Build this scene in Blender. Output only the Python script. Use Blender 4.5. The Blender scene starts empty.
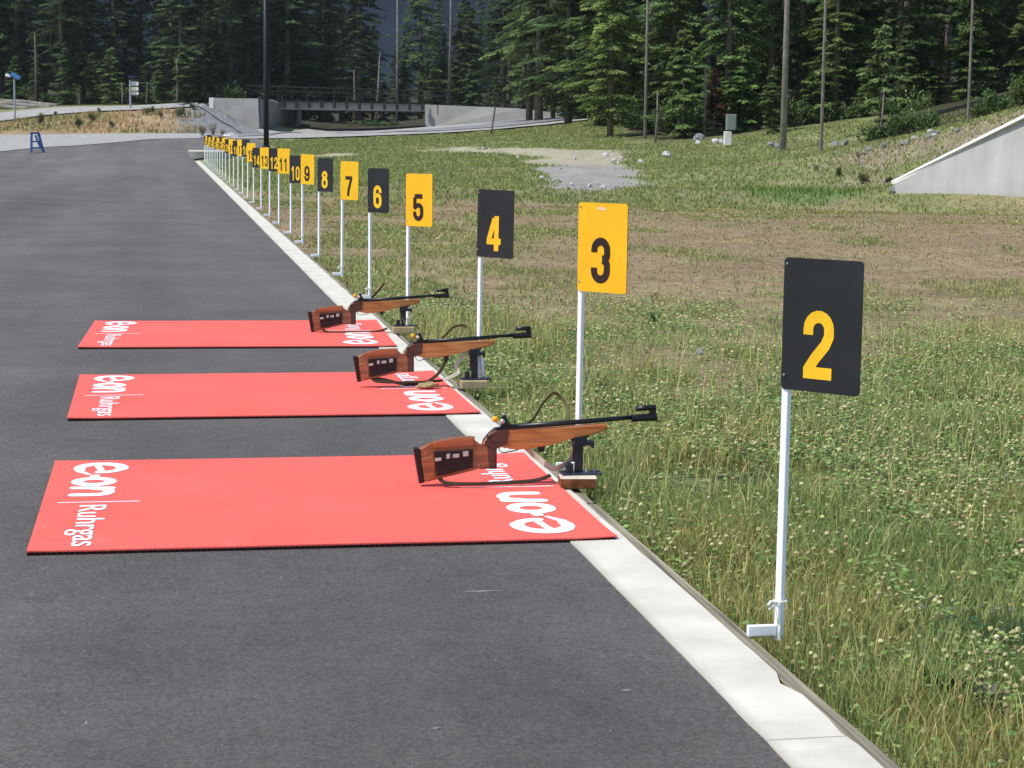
import bpy, bmesh, math, random
import numpy as np
from mathutils import Vector, Matrix
R_ = random.Random(7)
rng = np.random.default_rng(11)
S = bpy.context.scene
COL = S.collection
# ------------------------------------------------------------------ camera
FPX, PITCH, YAW, ROLL, CH = 2000.0, 0.12607, 0.17384, 0.011457, 1.6
FW = np.array([math.sin(YAW)*math.cos(PITCH), math.cos(YAW)*math.cos(PITCH), -math.sin(PITCH)])
r0 = np.array([math.cos(YAW), -math.sin(YAW), 0.0]); u0 = np.cross(r0, FW)
RT = math.cos(ROLL)*r0 + math.sin(ROLL)*u0
UP = -math.sin(ROLL)*r0 + math.cos(ROLL)*u0
CAM = np.array([0, 0, CH])
cd = bpy.data.cameras.new('camera'); cam = bpy.data.objects.new('camera', cd); COL.objects.link(cam)
M = Matrix.Identity(4)
for i in range(3):
    M[i][0], M[i][1], M[i][2], M[i][3] = RT[i], UP[i], -FW[i], CAM[i]
cam.matrix_world = M
cd.sensor_width = 36; cd.lens = FPX/1024*36; cd.clip_start = .1; cd.clip_end = 6000
S.camera = cam
def ray(px, py): return (px-512)/FPX*RT - (py-384)/FPX*UP + FW
def P(px, py, D): return CAM + D*ray(px, py)
FH = np.array([math.sin(YAW), math.cos(YAW)]); RH = np.array([math.cos(YAW), -math.sin(YAW)])
def onplane(px, py, Y):
    d = ray(px, py); return CAM + d*(Y/d[1])
def onz(px, py, z):
    d = ray(px, py); return CAM + d*((z-CH)/d[2])
# ------------------------------------------------------------------ materials
def new_mat(name):
    m = bpy.data.materials.new(name); m.use_nodes = True
    return m, m.node_tree.nodes, m.node_tree.links, m.node_tree.nodes['Principled BSDF']
def plain(name, col, rough=.6, spec=.3, metal=0, var=.12, scale=8, bump=0.0, bscale=60, objcol=False):
    m, N, L, b = new_mat(name)
    b.inputs['Roughness'].default_value = rough; b.inputs['Metallic'].default_value = metal
    b.inputs['Specular IOR Level'].default_value = spec
    tc = N.new('ShaderNodeTexCoord'); nz = N.new('ShaderNodeTexNoise'); nz.inputs['Scale'].default_value = scale
    nz.inputs['Detail'].default_value = 5; L.new(tc.outputs['Object'], nz.inputs['Vector'])
    mx = N.new('ShaderNodeMix'); mx.data_type = 'RGBA'
    mx.inputs[6].default_value = (*[c*(1-var) for c in col], 1); mx.inputs[7].default_value = (*[min(1, c*(1+var)) for c in col], 1)
    mr = N.new('ShaderNodeMapRange'); mr.inputs[1].default_value = .3; mr.inputs[2].default_value = .7
    L.new(nz.outputs['Fac'], mr.inputs[0]); L.new(mr.outputs[0], mx.inputs[0])
    out = mx.outputs[2]
    if objcol:
        oi = N.new('ShaderNodeObjectInfo'); m2 = N.new('ShaderNodeMix'); m2.data_type = 'RGBA'; m2.blend_type = 'MULTIPLY'
        m2.inputs[0].default_value = 1; L.new(out, m2.inputs[6]); L.new(oi.outputs['Color'], m2.inputs[7]); out = m2.outputs[2]
    L.new(out, b.inputs['Base Color'])
    if bump:
        n2 = N.new('ShaderNodeTexNoise'); n2.inputs['Scale'].default_value = bscale; n2.inputs['Detail'].default_value = 4
        L.new(tc.outputs['Object'], n2.inputs['Vector'])
        bp = N.new('ShaderNodeBump'); bp.inputs['Strength'].default_value = bump; bp.inputs['Distance'].default_value = .01
        L.new(n2.outputs['Fac'], bp.inputs['Height']); L.new(bp.outputs[0], b.inputs['Normal'])
    return m
def vcol_mat(name, attr='col', rough=.75, trans=0.0, objvar=0.0, spec=.2, noise=None):
    m, N, L, b = new_mat(name)
    a = N.new('ShaderNodeAttribute'); a.attribute_name = attr
    b.inputs['Roughness'].default_value = rough; b.inputs['Specular IOR Level'].default_value = spec
    out = a.outputs['Color']
    if objvar:
        oi = N.new('ShaderNodeObjectInfo'); hs = N.new('ShaderNodeHueSaturation')
        m1 = N.new('ShaderNodeMapRange'); m1.inputs[3].default_value = 1-objvar; m1.inputs[4].default_value = 1+objvar
        L.new(oi.outputs['Random'], m1.inputs[0]); L.new(m1.outputs[0], hs.inputs['Value'])
        m2 = N.new('ShaderNodeMath'); m2.operation = 'MULTIPLY'; m2.inputs[1].default_value = 7.31; L.new(oi.outputs['Random'], m2.inputs[0])
        m3 = N.new('ShaderNodeMath'); m3.operation = 'FRACT'; L.new(m2.outputs[0], m3.inputs[0])
        m4 = N.new('ShaderNodeMapRange'); m4.inputs[3].default_value = .47; m4.inputs[4].default_value = .515
        L.new(m3.outputs[0], m4.inputs[0]); L.new(m4.outputs[0], hs.inputs['Hue'])
        L.new(out, hs.inputs['Color'])
        mm = N.new('ShaderNodeMix'); mm.data_type = 'RGBA'; mm.blend_type = 'MULTIPLY'; mm.inputs[0].default_value = 1
        L.new(hs.outputs[0], mm.inputs[6]); L.new(oi.outputs['Color'], mm.inputs[7]); out = mm.outputs[2]
    L.new(out, b.inputs['Base Color'])
    if trans:
        t = N.new('ShaderNodeBsdfTranslucent'); L.new(out, t.inputs['Color'])
        ms = N.new('ShaderNodeMixShader'); ms.inputs[0].default_value = trans
        L.new(b.outputs[0], ms.inputs[1]); L.new(t.outputs[0], ms.inputs[2])
        L.new(ms.outputs[0], N['Material Output'].inputs['Surface'])
    return m
# ------------------------------------------------------------------ object helpers
def tag(o, label=None, cat=None, group=None, kind=None):
    if label: o['label'] = label
    if cat: o['category'] = cat
    if group: o['group'] = group
    if kind: o['kind'] = kind
    return o
def empty(name, loc=(0, 0, 0), rz=0, label=None, cat=None, group=None):
    o = bpy.data.objects.new(name, None); COL.objects.link(o); o.location = loc; o.rotation_euler = (0, 0, rz)
    o.empty_display_size = .1
    return tag(o, label, cat, group)
def link(name, me, mat, parent=None):
    o = bpy.data.objects.new(name, me); COL.objects.link(o)
    if mat is not None:
        for mm in (mat if isinstance(mat, (list, tuple)) else [mat]): me.materials.append(mm)
    if parent is not None: o.parent = parent
    return o
def bobj(name, bm, mat, parent=None, smooth=False):
    bmesh.ops.recalc_face_normals(bm, faces=bm.faces)
    me = bpy.data.meshes.new(name); bm.to_mesh(me); bm.free()
    if smooth:
        for p in me.polygons: p.use_smooth = True
    return link(name, me, mat, parent)
def npmesh(name, V, F, mat, parent=None, col=None, smooth=False, mats=None, midx=None):
    V = np.asarray(V, dtype=np.float32); F = np.asarray(F, dtype=np.int32)
    me = bpy.data.meshes.new(name); k = F.shape[1]
    me.vertices.add(len(V)); me.vertices.foreach_set('co', V.ravel())
    me.loops.add(F.size); me.loops.foreach_set('vertex_index', F.ravel())
    me.polygons.add(len(F)); me.polygons.foreach_set('loop_start', np.arange(0, F.size, k, dtype=np.int32))
    me.polygons.foreach_set('loop_total', np.full(len(F), k, dtype=np.int32))
    me.polygons.foreach_set('use_smooth', np.full(len(F), bool(smooth)))
    if col is not None:
        c = np.ones((len(V), 4), dtype=np.float32); c[:, :3] = col
        at = me.color_attributes.new('col', 'FLOAT_COLOR', 'POINT'); at.data.foreach_set('color', c.ravel())
    me.update(); me.validate()
    return link(name, me, mat, parent)
def box(bm, c, s, rot=None, bev=0.0):
    r = bmesh.ops.create_cube(bm, size=1)
    for v in r['verts']:
        p = Vector((v.co.x*s[0], v.co.y*s[1], v.co.z*s[2]))
        if rot is not None: p = rot @ p
        v.co = p + Vector(c)
    if bev:
        es = list({e for v in r['verts'] for e in v.link_edges})
        bmesh.ops.bevel(bm, geom=es, offset=bev, segments=1, affect='EDGES', profile=.5)
def bar(bm, a, b, w, h=None):
    a = Vector(a); b = Vector(b); d = b-a
    q = d.to_track_quat('Z', 'Y').to_matrix()
    box(bm, (a+b)/2, (w, h or w, d.length), q)
def tube(bm, pts, rad, seg=8, cap=True):
    pts = [Vector(p) for p in pts]; n = len(pts)
    rads = rad if isinstance(rad, (list, tuple)) else [rad]*n
    rings = []
    for i, p in enumerate(pts):
        d = (pts[min(i+1, n-1)]-pts[max(i-1, 0)]).normalized()
        a = d.orthogonal().normalized() if i == 0 else (rings_a - d*rings_a.dot(d)).normalized()
        rings_a = a; b = d.cross(a)
        rings.append([bm.verts.new(p + (a*math.cos(t)+b*math.sin(t))*rads[i]) for t in [2*math.pi*k/seg for k in range(seg)]])
    for i in range(n-1):
        for k in range(seg):
            bm.faces.new((rings[i][k], rings[i][(k+1) % seg], rings[i+1][(k+1) % seg], rings[i+1][k]))
    if cap:
        bm.faces.new(rings[0][::-1]); bm.faces.new(rings[-1])
def strap(bm, pts, w, t=.003, side=(0, 1, 0), face=0):
    """flat band following pts; width along side"""
    pts = [Vector(p) for p in pts]; n = len(pts); rings = []
    sd0 = Vector(side)
    for i, p in enumerate(pts):
        d = (pts[min(i+1, n-1)]-pts[max(i-1, 0)]).normalized()
        if face:
            sd0 = Vector((d.z, 0, -d.x)).normalized()*face+Vector((0, .6, 0))
        sd = (sd0 - d*sd0.dot(d)).normalized(); nn = d.cross(sd)
        rings.append([bm.verts.new(p+sd*w/2+nn*t/2), bm.verts.new(p-sd*w/2+nn*t/2), bm.verts.new(p-sd*w/2-nn*t/2), bm.verts.new(p+sd*w/2-nn*t/2)])
    for i in range(n-1):
        for k in range(4):
            bm.faces.new((rings[i][k], rings[i][(k+1) % 4], rings[i+1][(k+1) % 4], rings[i+1][k]))
    bm.faces.new(rings[0][::-1]); bm.faces.new(rings[-1])
def smooth_path(pts, n=6):
    """Catmull-Rom"""
    pts = [np.array(p, float) for p in pts]; out = []
    for i in range(len(pts)-1):
        p0 = pts[max(i-1, 0)]; p1 = pts[i]; p2 = pts[i+1]; p3 = pts[min(i+2, len(pts)-1)]
        for k in range(n):
            t = k/n
            out.append(.5*((2*p1)+(-p0+p2)*t+(2*p0-5*p1+4*p2-p3)*t*t+(-p0+3*p1-3*p2+p3)*t**3))
    out.append(pts[-1]); return out
def prism(bm, poly, y0, y1, bev=0.0):
    """poly: list of (x,z); extruded from y0 to y1"""
    a = [bm.verts.new((x, y0, z)) for x, z in poly]; b = [bm.verts.new((x, y1, z)) for x, z in poly]
    n = len(poly); fs = [bm.faces.new(a), bm.faces.new(b[::-1])]
    for i in range(n): fs.append(bm.faces.new((a[i], b[i], b[(i+1) % n], a[(i+1) % n])))
    if bev:
        es = list({e for f in fs[:2] for e in f.edges})
        bmesh.ops.bevel(bm, geom=es, offset=bev, segments=3, affect='EDGES', profile=.5)
def lathe(bm, prof, seg=12, c=(0, 0, 0)):
    rings = [[bm.verts.new((c[0]+r*math.cos(2*math.pi*k/seg), c[1]+r*math.sin(2*math.pi*k/seg), c[2]+z)) for k in range(seg)] for r, z in prof]
    for i in range(len(rings)-1):
        for k in range(seg): bm.faces.new((rings[i][k], rings[i][(k+1) % seg], rings[i+1][(k+1) % seg], rings[i+1][k]))
    bm.faces.new(rings[0][::-1]); bm.faces.new(rings[-1])
def copy_tree(o, parent=None):
    c = o.copy(); COL.objects.link(c)
    if parent is not None: c.parent = parent
    for ch in [x for x in bpy.data.objects if x.parent == o]: copy_tree(ch, c)
    return c
# ------------------------------------------------------------------ noise
_G = np.random.default_rng(3).random((256, 256))
def vnoise(x, y):
    x = np.asarray(x, float); y = np.asarray(y, float)
    xi = np.floor(x).astype(int); yi = np.floor(y).astype(int); fx = x-xi; fy = y-yi
    fx = fx*fx*(3-2*fx); fy = fy*fy*(3-2*fy)
    g = lambda a, b: _G[a % 256, b % 256]
    return (g(xi, yi)*(1-fx)+g(xi+1, yi)*fx)*(1-fy)+(g(xi, yi+1)*(1-fx)+g(xi+1, yi+1)*fx)*fy
def fbm(x, y, o=4):
    s = 0; a = .5; n = 0
    for i in range(o):
        s = s+a*vnoise(x*2**i+17.3*i, y*2**i+5.1*i); n += a; a *= .55
    return s/n
def sstep(a, b, x):
    t = np.clip((x-a)/(b-a), 0, 1); return t*t*(3-2*t)
# ------------------------------------------------------------------ terrain
ctrl = []
for y in (-30, 0, 20, 40, 60, 80):
    for x in (-40, -20, -8, 0, 6, 12):
        if y > 50 and x > 8: continue
        ctrl.append((x, y, 0.0))
for x in (-15, 1.6): ctrl.append((x, 97, 0.0))
for x, y in ((30, 0), (30, 25), (22, 40), (-80, 0), (-80, 60), (60, 0), (60, 30)): ctrl.append((x, y, 0.0))
for q in [(160,140,130),(60,148,118),(0,152,112),(-100,160,104),
          (10,135,140),(100,134,142),(200,134,142),(260,137,140),(330,134.5,150),(420,128,160),
          (-120,124,150),(10,122,150),(50,115.5,155),(100,112,155),(150,109.5,155),(190,107,155),(211,104.5,155),
          (-120,114,165),(0,112,165),(50,108,165),(100,106.5,165),(150,105,165),(200,103,165),(235,122,158),(255,133,156),
          (0,106,178),(60,104,178),(130,103,180),(220,100,185),(-120,106,178),
          (300,129,172),(400,127,175),(290,125,190),(400,122,195),(400,118,240),(300,118,240),
          (300,143,130),(400,137,130),(480,131,138),(500,133.5,128),(560,118,150),(520,124,146),(583,117.5,142),(600,121,128),(600,129,118),(640,136,108),(700,142,102),(783,149,93),
          (830,151,89),(870,143,81),(905,136,76),(960,122,70),(1000,114,66),(1060,104,62),(1130,96,60),
          (560,165,80),(700,165,80),(700,190,57),(790,188,58),(600,150,96),(520,150,100),(450,150,110),(330,150,115),(230,165,87),(380,165,88),
          (830,175,66),(895,190,56),(1024,195.5,52.6),(1150,200,49.5),(870,170,66),
          (1024,124,57.5),(960,153,58.5),(905,183,59.5),(1100,88,56),(1200,60,54),
          (480,112,185),(560,112,185),(620,118,150),(700,126,130),(800,130,125),(900,112,110),(1000,92,100),(1150,70,95),
          (560,95,250),(700,95,200),(900,80,180),(1150,60,160),(100,85,260),(250,90,260),(-200,90,260)]:
    ctrl.append(tuple(P(*q)))
ctrl = np.array(ctrl)
CB = 2.5
def _phi(ax, ay, bx, by): return np.sqrt((ax[:, None]-bx[None])**2+(ay[:, None]-by[None])**2+CB*CB)
_A = _phi(ctrl[:, 0], ctrl[:, 1], ctrl[:, 0], ctrl[:, 1])
_n = len(ctrl); _K = np.zeros((_n+1, _n+1)); _K[:_n, :_n] = _A + np.eye(_n)*(-.15); _K[:_n, _n] = 1; _K[_n, :_n] = 1
_W = np.linalg.solve(_K, np.append(ctrl[:, 2], 0))
def H(x, y):
    x = np.atleast_1d(np.asarray(x, float)); y = np.atleast_1d(np.asarray(y, float)); sh = x.shape
    x = x.ravel(); y = y.ravel(); out = np.empty(len(x))
    for i in range(0, len(x), 20000):
        out[i:i+20000] = _phi(x[i:i+20000], y[i:i+20000], ctrl[:, 0], ctrl[:, 1])@_W[:_n]+_W[_n]
    fl = sstep(38, 62, np.hypot(x*1.0, y)) if True else 1
    # the range itself is level; relief fades in beyond it
    near = (x < 3.0)
    out = np.where(near, out*sstep(70, 105, y), out*fl)
    d = x*FH[0]+y*FH[1]
    lat = np.abs(x*RH[0]+y*RH[1])
    out = np.clip(out, -.6, 14)
    return out.reshape(sh)
def h1(x, y): return float(H([x], [y])[0])
def hit(px, py, dmin=8, dmax=330):
    ds = np.linspace(dmin, dmax, 700); r = ray(px, py)
    pts = CAM[None]+ds[:, None]*r[None]
    below = pts[:, 2] < H(pts[:, 0], pts[:, 1])
    k = np.argmax(below) if below.any() else len(ds)-1
    lo, hi = ds[max(k-1, 0)], ds[k]
    for _ in range(18):
        m = (lo+hi)/2; p = CAM+m*r
        if p[2] < h1(p[0], p[1]): hi = m
        else: lo = m
    p = CAM+hi*r
    return p
def sheet(name, near, far, mat, lift=.02, nu=60, nv=5, ragged=0.0, lab=None):
    def resample(pl, n):
        pl = np.array(pl, float); s = np.r_[0, np.cumsum(np.hypot(*np.diff(pl, axis=0).T))]; t = np.linspace(0, s[-1], n)
        return np.c_[np.interp(t, s, pl[:, 0]), np.interp(t, s, pl[:, 1])]
    A = resample([hit(*q)[:2] for q in near], nu); B = resample([hit(*q)[:2] for q in far], nu)
    V = []
    for j in range(nv+1):
        t = j/nv; Q = A*(1-t)+B*t
        if ragged and j in (0, nv): Q = Q+(rng.random(Q.shape)-.5)*ragged
        V.append(np.c_[Q, H(Q[:, 0], Q[:, 1])+lift])
    V = np.concatenate(V); F = []
    for j in range(nv):
        for i in range(nu-1): F.append((j*nu+i, j*nu+i+1, (j+1)*nu+i+1, (j+1)*nu+i))
    return tag(npmesh(name, V, F, mat, smooth=True), kind='structure')
def depth(x, y): return x*FH[0]+y*FH[1]
def colpx(x, y):
    d = depth(x, y); return 512+FPX*(x*RH[0]+y*RH[1])/np.maximum(d, .1)
def green_mask(x, y):
    """how much living cover grows at a spot of the field (1 lush, 0 bare dirt)"""
    D = depth(x, y); c = colpx(x, y)
    base = np.interp(D, [0, 7, 9.5, 12, 15, 19, 25, 34, 44, 52, 64, 110], [1, 1, .82, .58, .45, .38, .31, .28, .36, .62, .80, .9])
    base = base + np.where(D > 12, .13*sstep(650, 420, c)*sstep(55, 30, D), 0) - .10*sstep(640, 900, c)*sstep(14, 20, D)*sstep(70, 50, D)
    n = fbm(x*.55+3, y*.30+9, 4)*.6+fbm(x*2.1, y*1.3, 3)*.4
    return np.clip((base-.5)*1.5+.5+(n-.5)*2.6, 0, 1)
def gravel_mask(x, y):
    D = depth(x, y); c = colpx(x, y); n = fbm(x*.4, y*.4, 3)-.5
    return sstep(.3, .0, np.hypot((c-586)/46, (D-73)/13)-.9+n*.9+(fbm(x*1.7, y*.9, 3)-.5)*.9)
def sand_mask(c, D, x, y):
    n = (fbm(x*.35, y*.35, 3)-.5)*1.2
    a = sstep(.25, -.1, np.hypot((c-575)/58, (D-90)/10)-.85+n); b = sstep(.25, -.1, np.hypot((c-500)/85, (D-104+(c-500)*.10)/6.5)-.85+n); d = sstep(.25, -.1, np.hypot((c-335)/26, (D-108)/5)-.8+n)
    return np.clip(a+b+d, 0, 1)
# ground mesh
xs = np.unique(np.r_[np.linspace(-300, -40, 28), np.linspace(-40, 1.2, 36), np.arange(1.2, 12, .22), np.arange(12, 36, .6), np.linspace(36, 70, 30), np.linspace(70, 400, 22)])
ys = np.unique(np.r_[np.linspace(-60, 0, 8), np.arange(0, 24, .22), np.arange(24, 60, .5), np.arange(60, 190, 1.3), np.linspace(190, 700, 36)])
gx, gy = np.meshgrid(xs, ys); gz = H(gx, gy)
gz = gz-.065+np.where(gx > 1.95, (fbm(gx*1.2, gy*1.2, 3)-.5)*.05*np.where(gy < 60, 1, 3), 0)
gz = gz - np.where((gx < 1.8) & (gy < 140), .10, 0)
nx, ny = len(xs), len(ys); idx = np.arange(nx*ny).reshape(ny, nx)
GF = np.stack([idx[:-1, :-1], idx[:-1, 1:], idx[1:, 1:], idx[1:, :-1]], -1).reshape(-1, 4)
gm = green_mask(gx, gy); Dg = depth(gx, gy); cg = colpx(gx, gy)
n1 = fbm(gx*.9, gy*.9, 4)[..., None]; n2 = fbm(gx*3.1+7, gy*3.1, 3)[..., None]
dirt = np.array([.265, .195, .115])*(.72+.5*n1)+np.array([.02, .015, .01])*(n2-.5)*4
gcol = np.array([.20, .215, .085])*(.55+.75*n1)*(.8+.4*n2)
far = sstep(46, 75, Dg)[..., None]
gcol = gcol*(1-far)+far*np.array([.20, .225, .090])*(.6+.8*n2)*(.8+.4*n1)
gc = dirt*(1-gm[..., None])+gcol*gm[..., None]
# lush dark strip, brown slope at right, dry bank at left, forest floor
lush = (sstep(1.1, .6, np.hypot((cg-800)/62, (Dg-58)/4)))[..., None]; gc = gc*(1-lush)+lush*np.array([.14, .20, .07])*(.6+.8*n2)
slope = (sstep(790, 850, cg)*sstep(58, 63, Dg)*sstep(100, 78, Dg))[..., None]*sstep(.35, .6, n1+.10*n2)
gc = gc*(1-slope)+slope*np.array([.27, .215, .15])*(.6+.7*n2)
bank = ((cg < 185)*sstep(138, 143, gy)*sstep(168, 160, gy))[..., None]
n3 = fbm(gx*.35, gy*.5, 4)[..., None]
gc = gc*(1-bank)+bank*((np.array([.30, .22, .125])*(1-sstep(.5, .66, n3))+np.array([.16, .17, .06])*sstep(.5, .66, n3))*(.7+.6*n2))
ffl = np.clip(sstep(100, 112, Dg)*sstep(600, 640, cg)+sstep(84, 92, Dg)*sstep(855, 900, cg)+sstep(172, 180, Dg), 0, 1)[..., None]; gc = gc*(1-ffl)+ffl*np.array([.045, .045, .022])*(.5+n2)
sand = sand_mask(cg, Dg, gx, gy)[..., None]
gc = gc*(1-sand*.8)+sand*.8*np.array([.38, .34, .25])*(.75+.5*n2)
grv = gravel_mask(gx, gy)[..., None]; gc = gc*(1-grv)+grv*np.array([.29, .275, .245])*(.7+.6*n2)
grs = (sstep(170, 190, cg)*sstep(285, 268, cg)*sstep(140, 143, Dg)*sstep(172, 168, Dg))[..., None]; gc = gc*(1-grs)+grs*np.array([.19, .19, .185])*(.6+.8*n2)
bridge_shade = (sstep(255, 266, cg)*sstep(450, 430, cg)*sstep(165, 167, Dg))[..., None]; gc = gc*(1-bridge_shade)+bridge_shade*np.array([.05, .05, .03])*(.5+n2)  # shade under the bridge painted into the ground colour
m, N, L, b = new_mat('meadow_soil')
a = N.new('ShaderNodeAttribute'); a.attribute_name = 'col'
tc = N.new('ShaderNodeTexCoord'); nz = N.new('ShaderNodeTexNoise'); nz.inputs['Scale'].default_value = 9; nz.inputs['Detail'].default_value = 9; nz.inputs['Roughness'].default_value = .7
L.new(tc.outputs['Object'], nz.inputs['Vector'])
mr = N.new('ShaderNodeMapRange'); mr.inputs[1].default_value = .3; mr.inputs[2].default_value = .7; mr.inputs[3].default_value = .5; mr.inputs[4].default_value = 1.5
L.new(nz.outputs['Fac'], mr.inputs[0])
mx = N.new('ShaderNodeMix'); mx.data_type = 'RGBA'; mx.blend_type = 'MULTIPLY'; mx.inputs[0].default_value = 1
L.new(a.outputs['Color'], mx.inputs[6]); L.new(mr.outputs[0], mx.inputs[7]); L.new(mx.outputs[2], b.inputs['Base Color'])
b.inputs['Roughness'].default_value = .95; b.inputs['Specular IOR Level'].default_value = .1
bp = N.new('ShaderNodeBump'); bp.inputs['Strength'].default_value = .6; bp.inputs['Distance'].default_value = .05; L.new(nz.outputs['Fac'], bp.inputs['Height']); L.new(bp.outputs[0], b.inputs['Normal'])
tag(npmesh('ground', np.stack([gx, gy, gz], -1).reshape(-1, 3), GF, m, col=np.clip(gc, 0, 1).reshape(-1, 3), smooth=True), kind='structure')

# asphalt
def asphalt_mat(name, base):
    m, N, L, b = new_mat(name)
    tc = N.new('ShaderNodeTexCoord')
    def noise(sc, det, vec=None, rough=.6):
        n = N.new('ShaderNodeTexNoise'); n.inputs['Scale'].default_value = sc; n.inputs['Detail'].default_value = det; n.inputs['Roughness'].default_value = rough
        L.new(vec if vec is not None else tc.outputs['Object'], n.inputs['Vector']); return n.outputs['Fac']
    def rng_(s, a, b_, c, d):
        r = N.new('ShaderNodeMapRange'); r.inputs[1].default_value = a; r.inputs[2].default_value = b_; r.inputs[3].default_value = c; r.inputs[4].default_value = d
        L.new(s, r.inputs[0]); return r.outputs[0]
    def mul(a_, b_):
        q = N.new('ShaderNodeMath'); q.operation = 'MULTIPLY'; L.new(a_, q.inputs[0]); L.new(b_, q.inputs[1]); return q.outputs[0]
    mp = N.new('ShaderNodeMapping'); mp.inputs['Scale'].default_value = (.40, .035, 1); L.new(tc.outputs['Object'], mp.inputs['Vector'])
    big = rng_(noise(1.0, 5, mp.outputs[0]), .3, .7, .80, 1.20)
    blot = rng_(noise(.7, 7, None, .65), .3, .7, .82, 1.18)
    vo = N.new('ShaderNodeTexVoronoi'); vo.inputs['Scale'].default_value = 150; L.new(tc.outputs['Object'], vo.inputs['Vector'])
    stone = rng_(vo.outputs['Color'], 0, 1, .70, 1.34)
    fine = mul(rng_(noise(45, 6, None, .75), .3, .7, .66, 1.34), rng_(noise(9, 5, None, .7), .3, .7, .86, 1.14))
    f = mul(mul(big, blot), mul(stone, fine))
    v2 = N.new('ShaderNodeTexVoronoi'); v2.inputs['Scale'].default_value = 26; L.new(tc.outputs['Object'], v2.inputs['Vector'])
    pit = rng_(v2.outputs['Distance'], .0, .13, .55, 1.0)
    f = mul(f, pit)
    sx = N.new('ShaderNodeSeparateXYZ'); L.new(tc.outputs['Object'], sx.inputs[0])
    f = mul(f, rng_(sx.outputs['Y'], 10, 75, 1.0, 1.26))  # far end painted lighter: tracked dust, and in place of grazing sheen
    f = mul(f, rng_(noise(1.7, 6, None, .7), .28, .40, .80, 1.0))
    mp2 = N.new('ShaderNodeMapping'); mp2.inputs['Rotation'].default_value = (0, 0, .18); mp2.inputs['Scale'].default_value = (.9, .028, 1); L.new(tc.outputs['Object'], mp2.inputs['Vector'])
    f = mul(f, rng_(noise(1.0, 3, mp2.outputs[0], .55), .42, .62, .93, 1.09))
    rgb = N.new('ShaderNodeMix'); rgb.data_type = 'RGBA'; rgb.blend_type = 'MULTIPLY'; rgb.inputs[0].default_value = 1
    rgb.inputs[6].default_value = (*base, 1); L.new(f, rgb.inputs[7]); L.new(rgb.outputs[2], b.inputs['Base Color'])
    b.inputs['Roughness'].default_value = .85; b.inputs['Specular IOR Level'].default_value = .25
    bp = N.new('ShaderNodeBump'); bp.inputs['Strength'].default_value = .5; bp.inputs['Distance'].default_value = .006
    L.new(mul(stone, fine), bp.inputs['Height']); L.new(bp.outputs[0], b.inputs['Normal'])
    return m
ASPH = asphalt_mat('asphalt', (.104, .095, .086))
XI, XO, XB = 1.566, 1.79, 1.85
ax = np.r_[np.linspace(-60, -8, 20), np.linspace(-8, XI, 24)[1:]]; ay = np.r_[np.linspace(-10, 70, 30), np.linspace(72, 142, 40)]
agx, agy = np.meshgrid(ax, ay); edge = agx[:, -1].copy()
agx[:, -1] += 0
agz = H(agx, agy); ii = np.arange(agx.size).reshape(agx.shape)
AF = np.stack([ii[:-1, :-1], ii[:-1, 1:], ii[1:, 1:], ii[1:, :-1]], -1).reshape(-1, 4)
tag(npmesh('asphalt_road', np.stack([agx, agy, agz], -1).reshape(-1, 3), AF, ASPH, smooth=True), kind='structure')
GRAV = plain('pale_gravel', (.33, .32, .295), .95, .1, var=.22, scale=3, bump=.3, bscale=30)
ROAD = asphalt_mat('far_road_asphalt', (.17, .17, .175))
sheet('gravel_apron', [(-140,165),(-60,158),(0,152),(45,147.5),(75,146),(130,141.5),(165,139),(200,138.6),(240,138.8)],
      [(-140,138),(-60,136.5),(0,135.2),(60,134.4),(100,134),(130,133.6),(165,133.6),(200,134),(240,134.5)], GRAV, .03, 70, 6)
sheet('gravel_verge', [(240,138.8),(290,138.4),(340,137),(380,135.5),(420,134),(470,131.3),(549,124.7),(598,118.8)],
      [(240,134.5),(290,132.4),(340,130.0),(380,128),(425,126),(470,122),(520,117.2),(562,113.5)], GRAV, .03, 80, 6)
sheet('road', [(200,138.2),(270,135.8),(340,134.0),(420,132.2),(463,130),(506,126.8),(549,122.2),(590,117.6)],
      [(200,136.4),(270,134.2),(340,132.3),(420,130.3),(493,126),(523,121),(557,116.3),(583,115.8)], ROAD, .07, 70, 3)
sheet('upper_road', [(-140,127),(-60,124),(0,121.5),(45,115.5),(90,112),(140,110),(190,107.2),(209,105.5)],
      [(-140,117),(-60,115),(0,113.2),(45,108.5),(90,107.2),(140,105.8),(190,103.8),(209,102.8)], GRAV, .05, 60, 3)
EMB = plain('grey_gravel_slope', (.19, .19, .185), .95, .1, var=.3, scale=4, bump=.4, bscale=20)
sheet('gravel_slope', [(196,106),(215,117),(232,127),(244,134.5),(266,134.5)], [(206,103.5),(222,111.5),(236,119),(250,127),(263,133.5)], EMB, .05, 30, 4)
bx_, by_ = np.meshgrid(np.linspace(XI, 6.5, 12), np.linspace(101, 142, 30)); bx_ = XI+(bx_-XI)*sstep(99, 128, by_); bz_ = H(bx_, by_)+.004; ii = np.arange(bx_.size).reshape(bx_.shape)
tag(npmesh('asphalt_road', np.stack([bx_, by_, bz_], -1).reshape(-1, 3), np.stack([ii[:-1, :-1], ii[:-1, 1:], ii[1:, 1:], ii[1:, :-1]], -1).reshape(-1, 4), ASPH, smooth=True), kind='structure')
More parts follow.
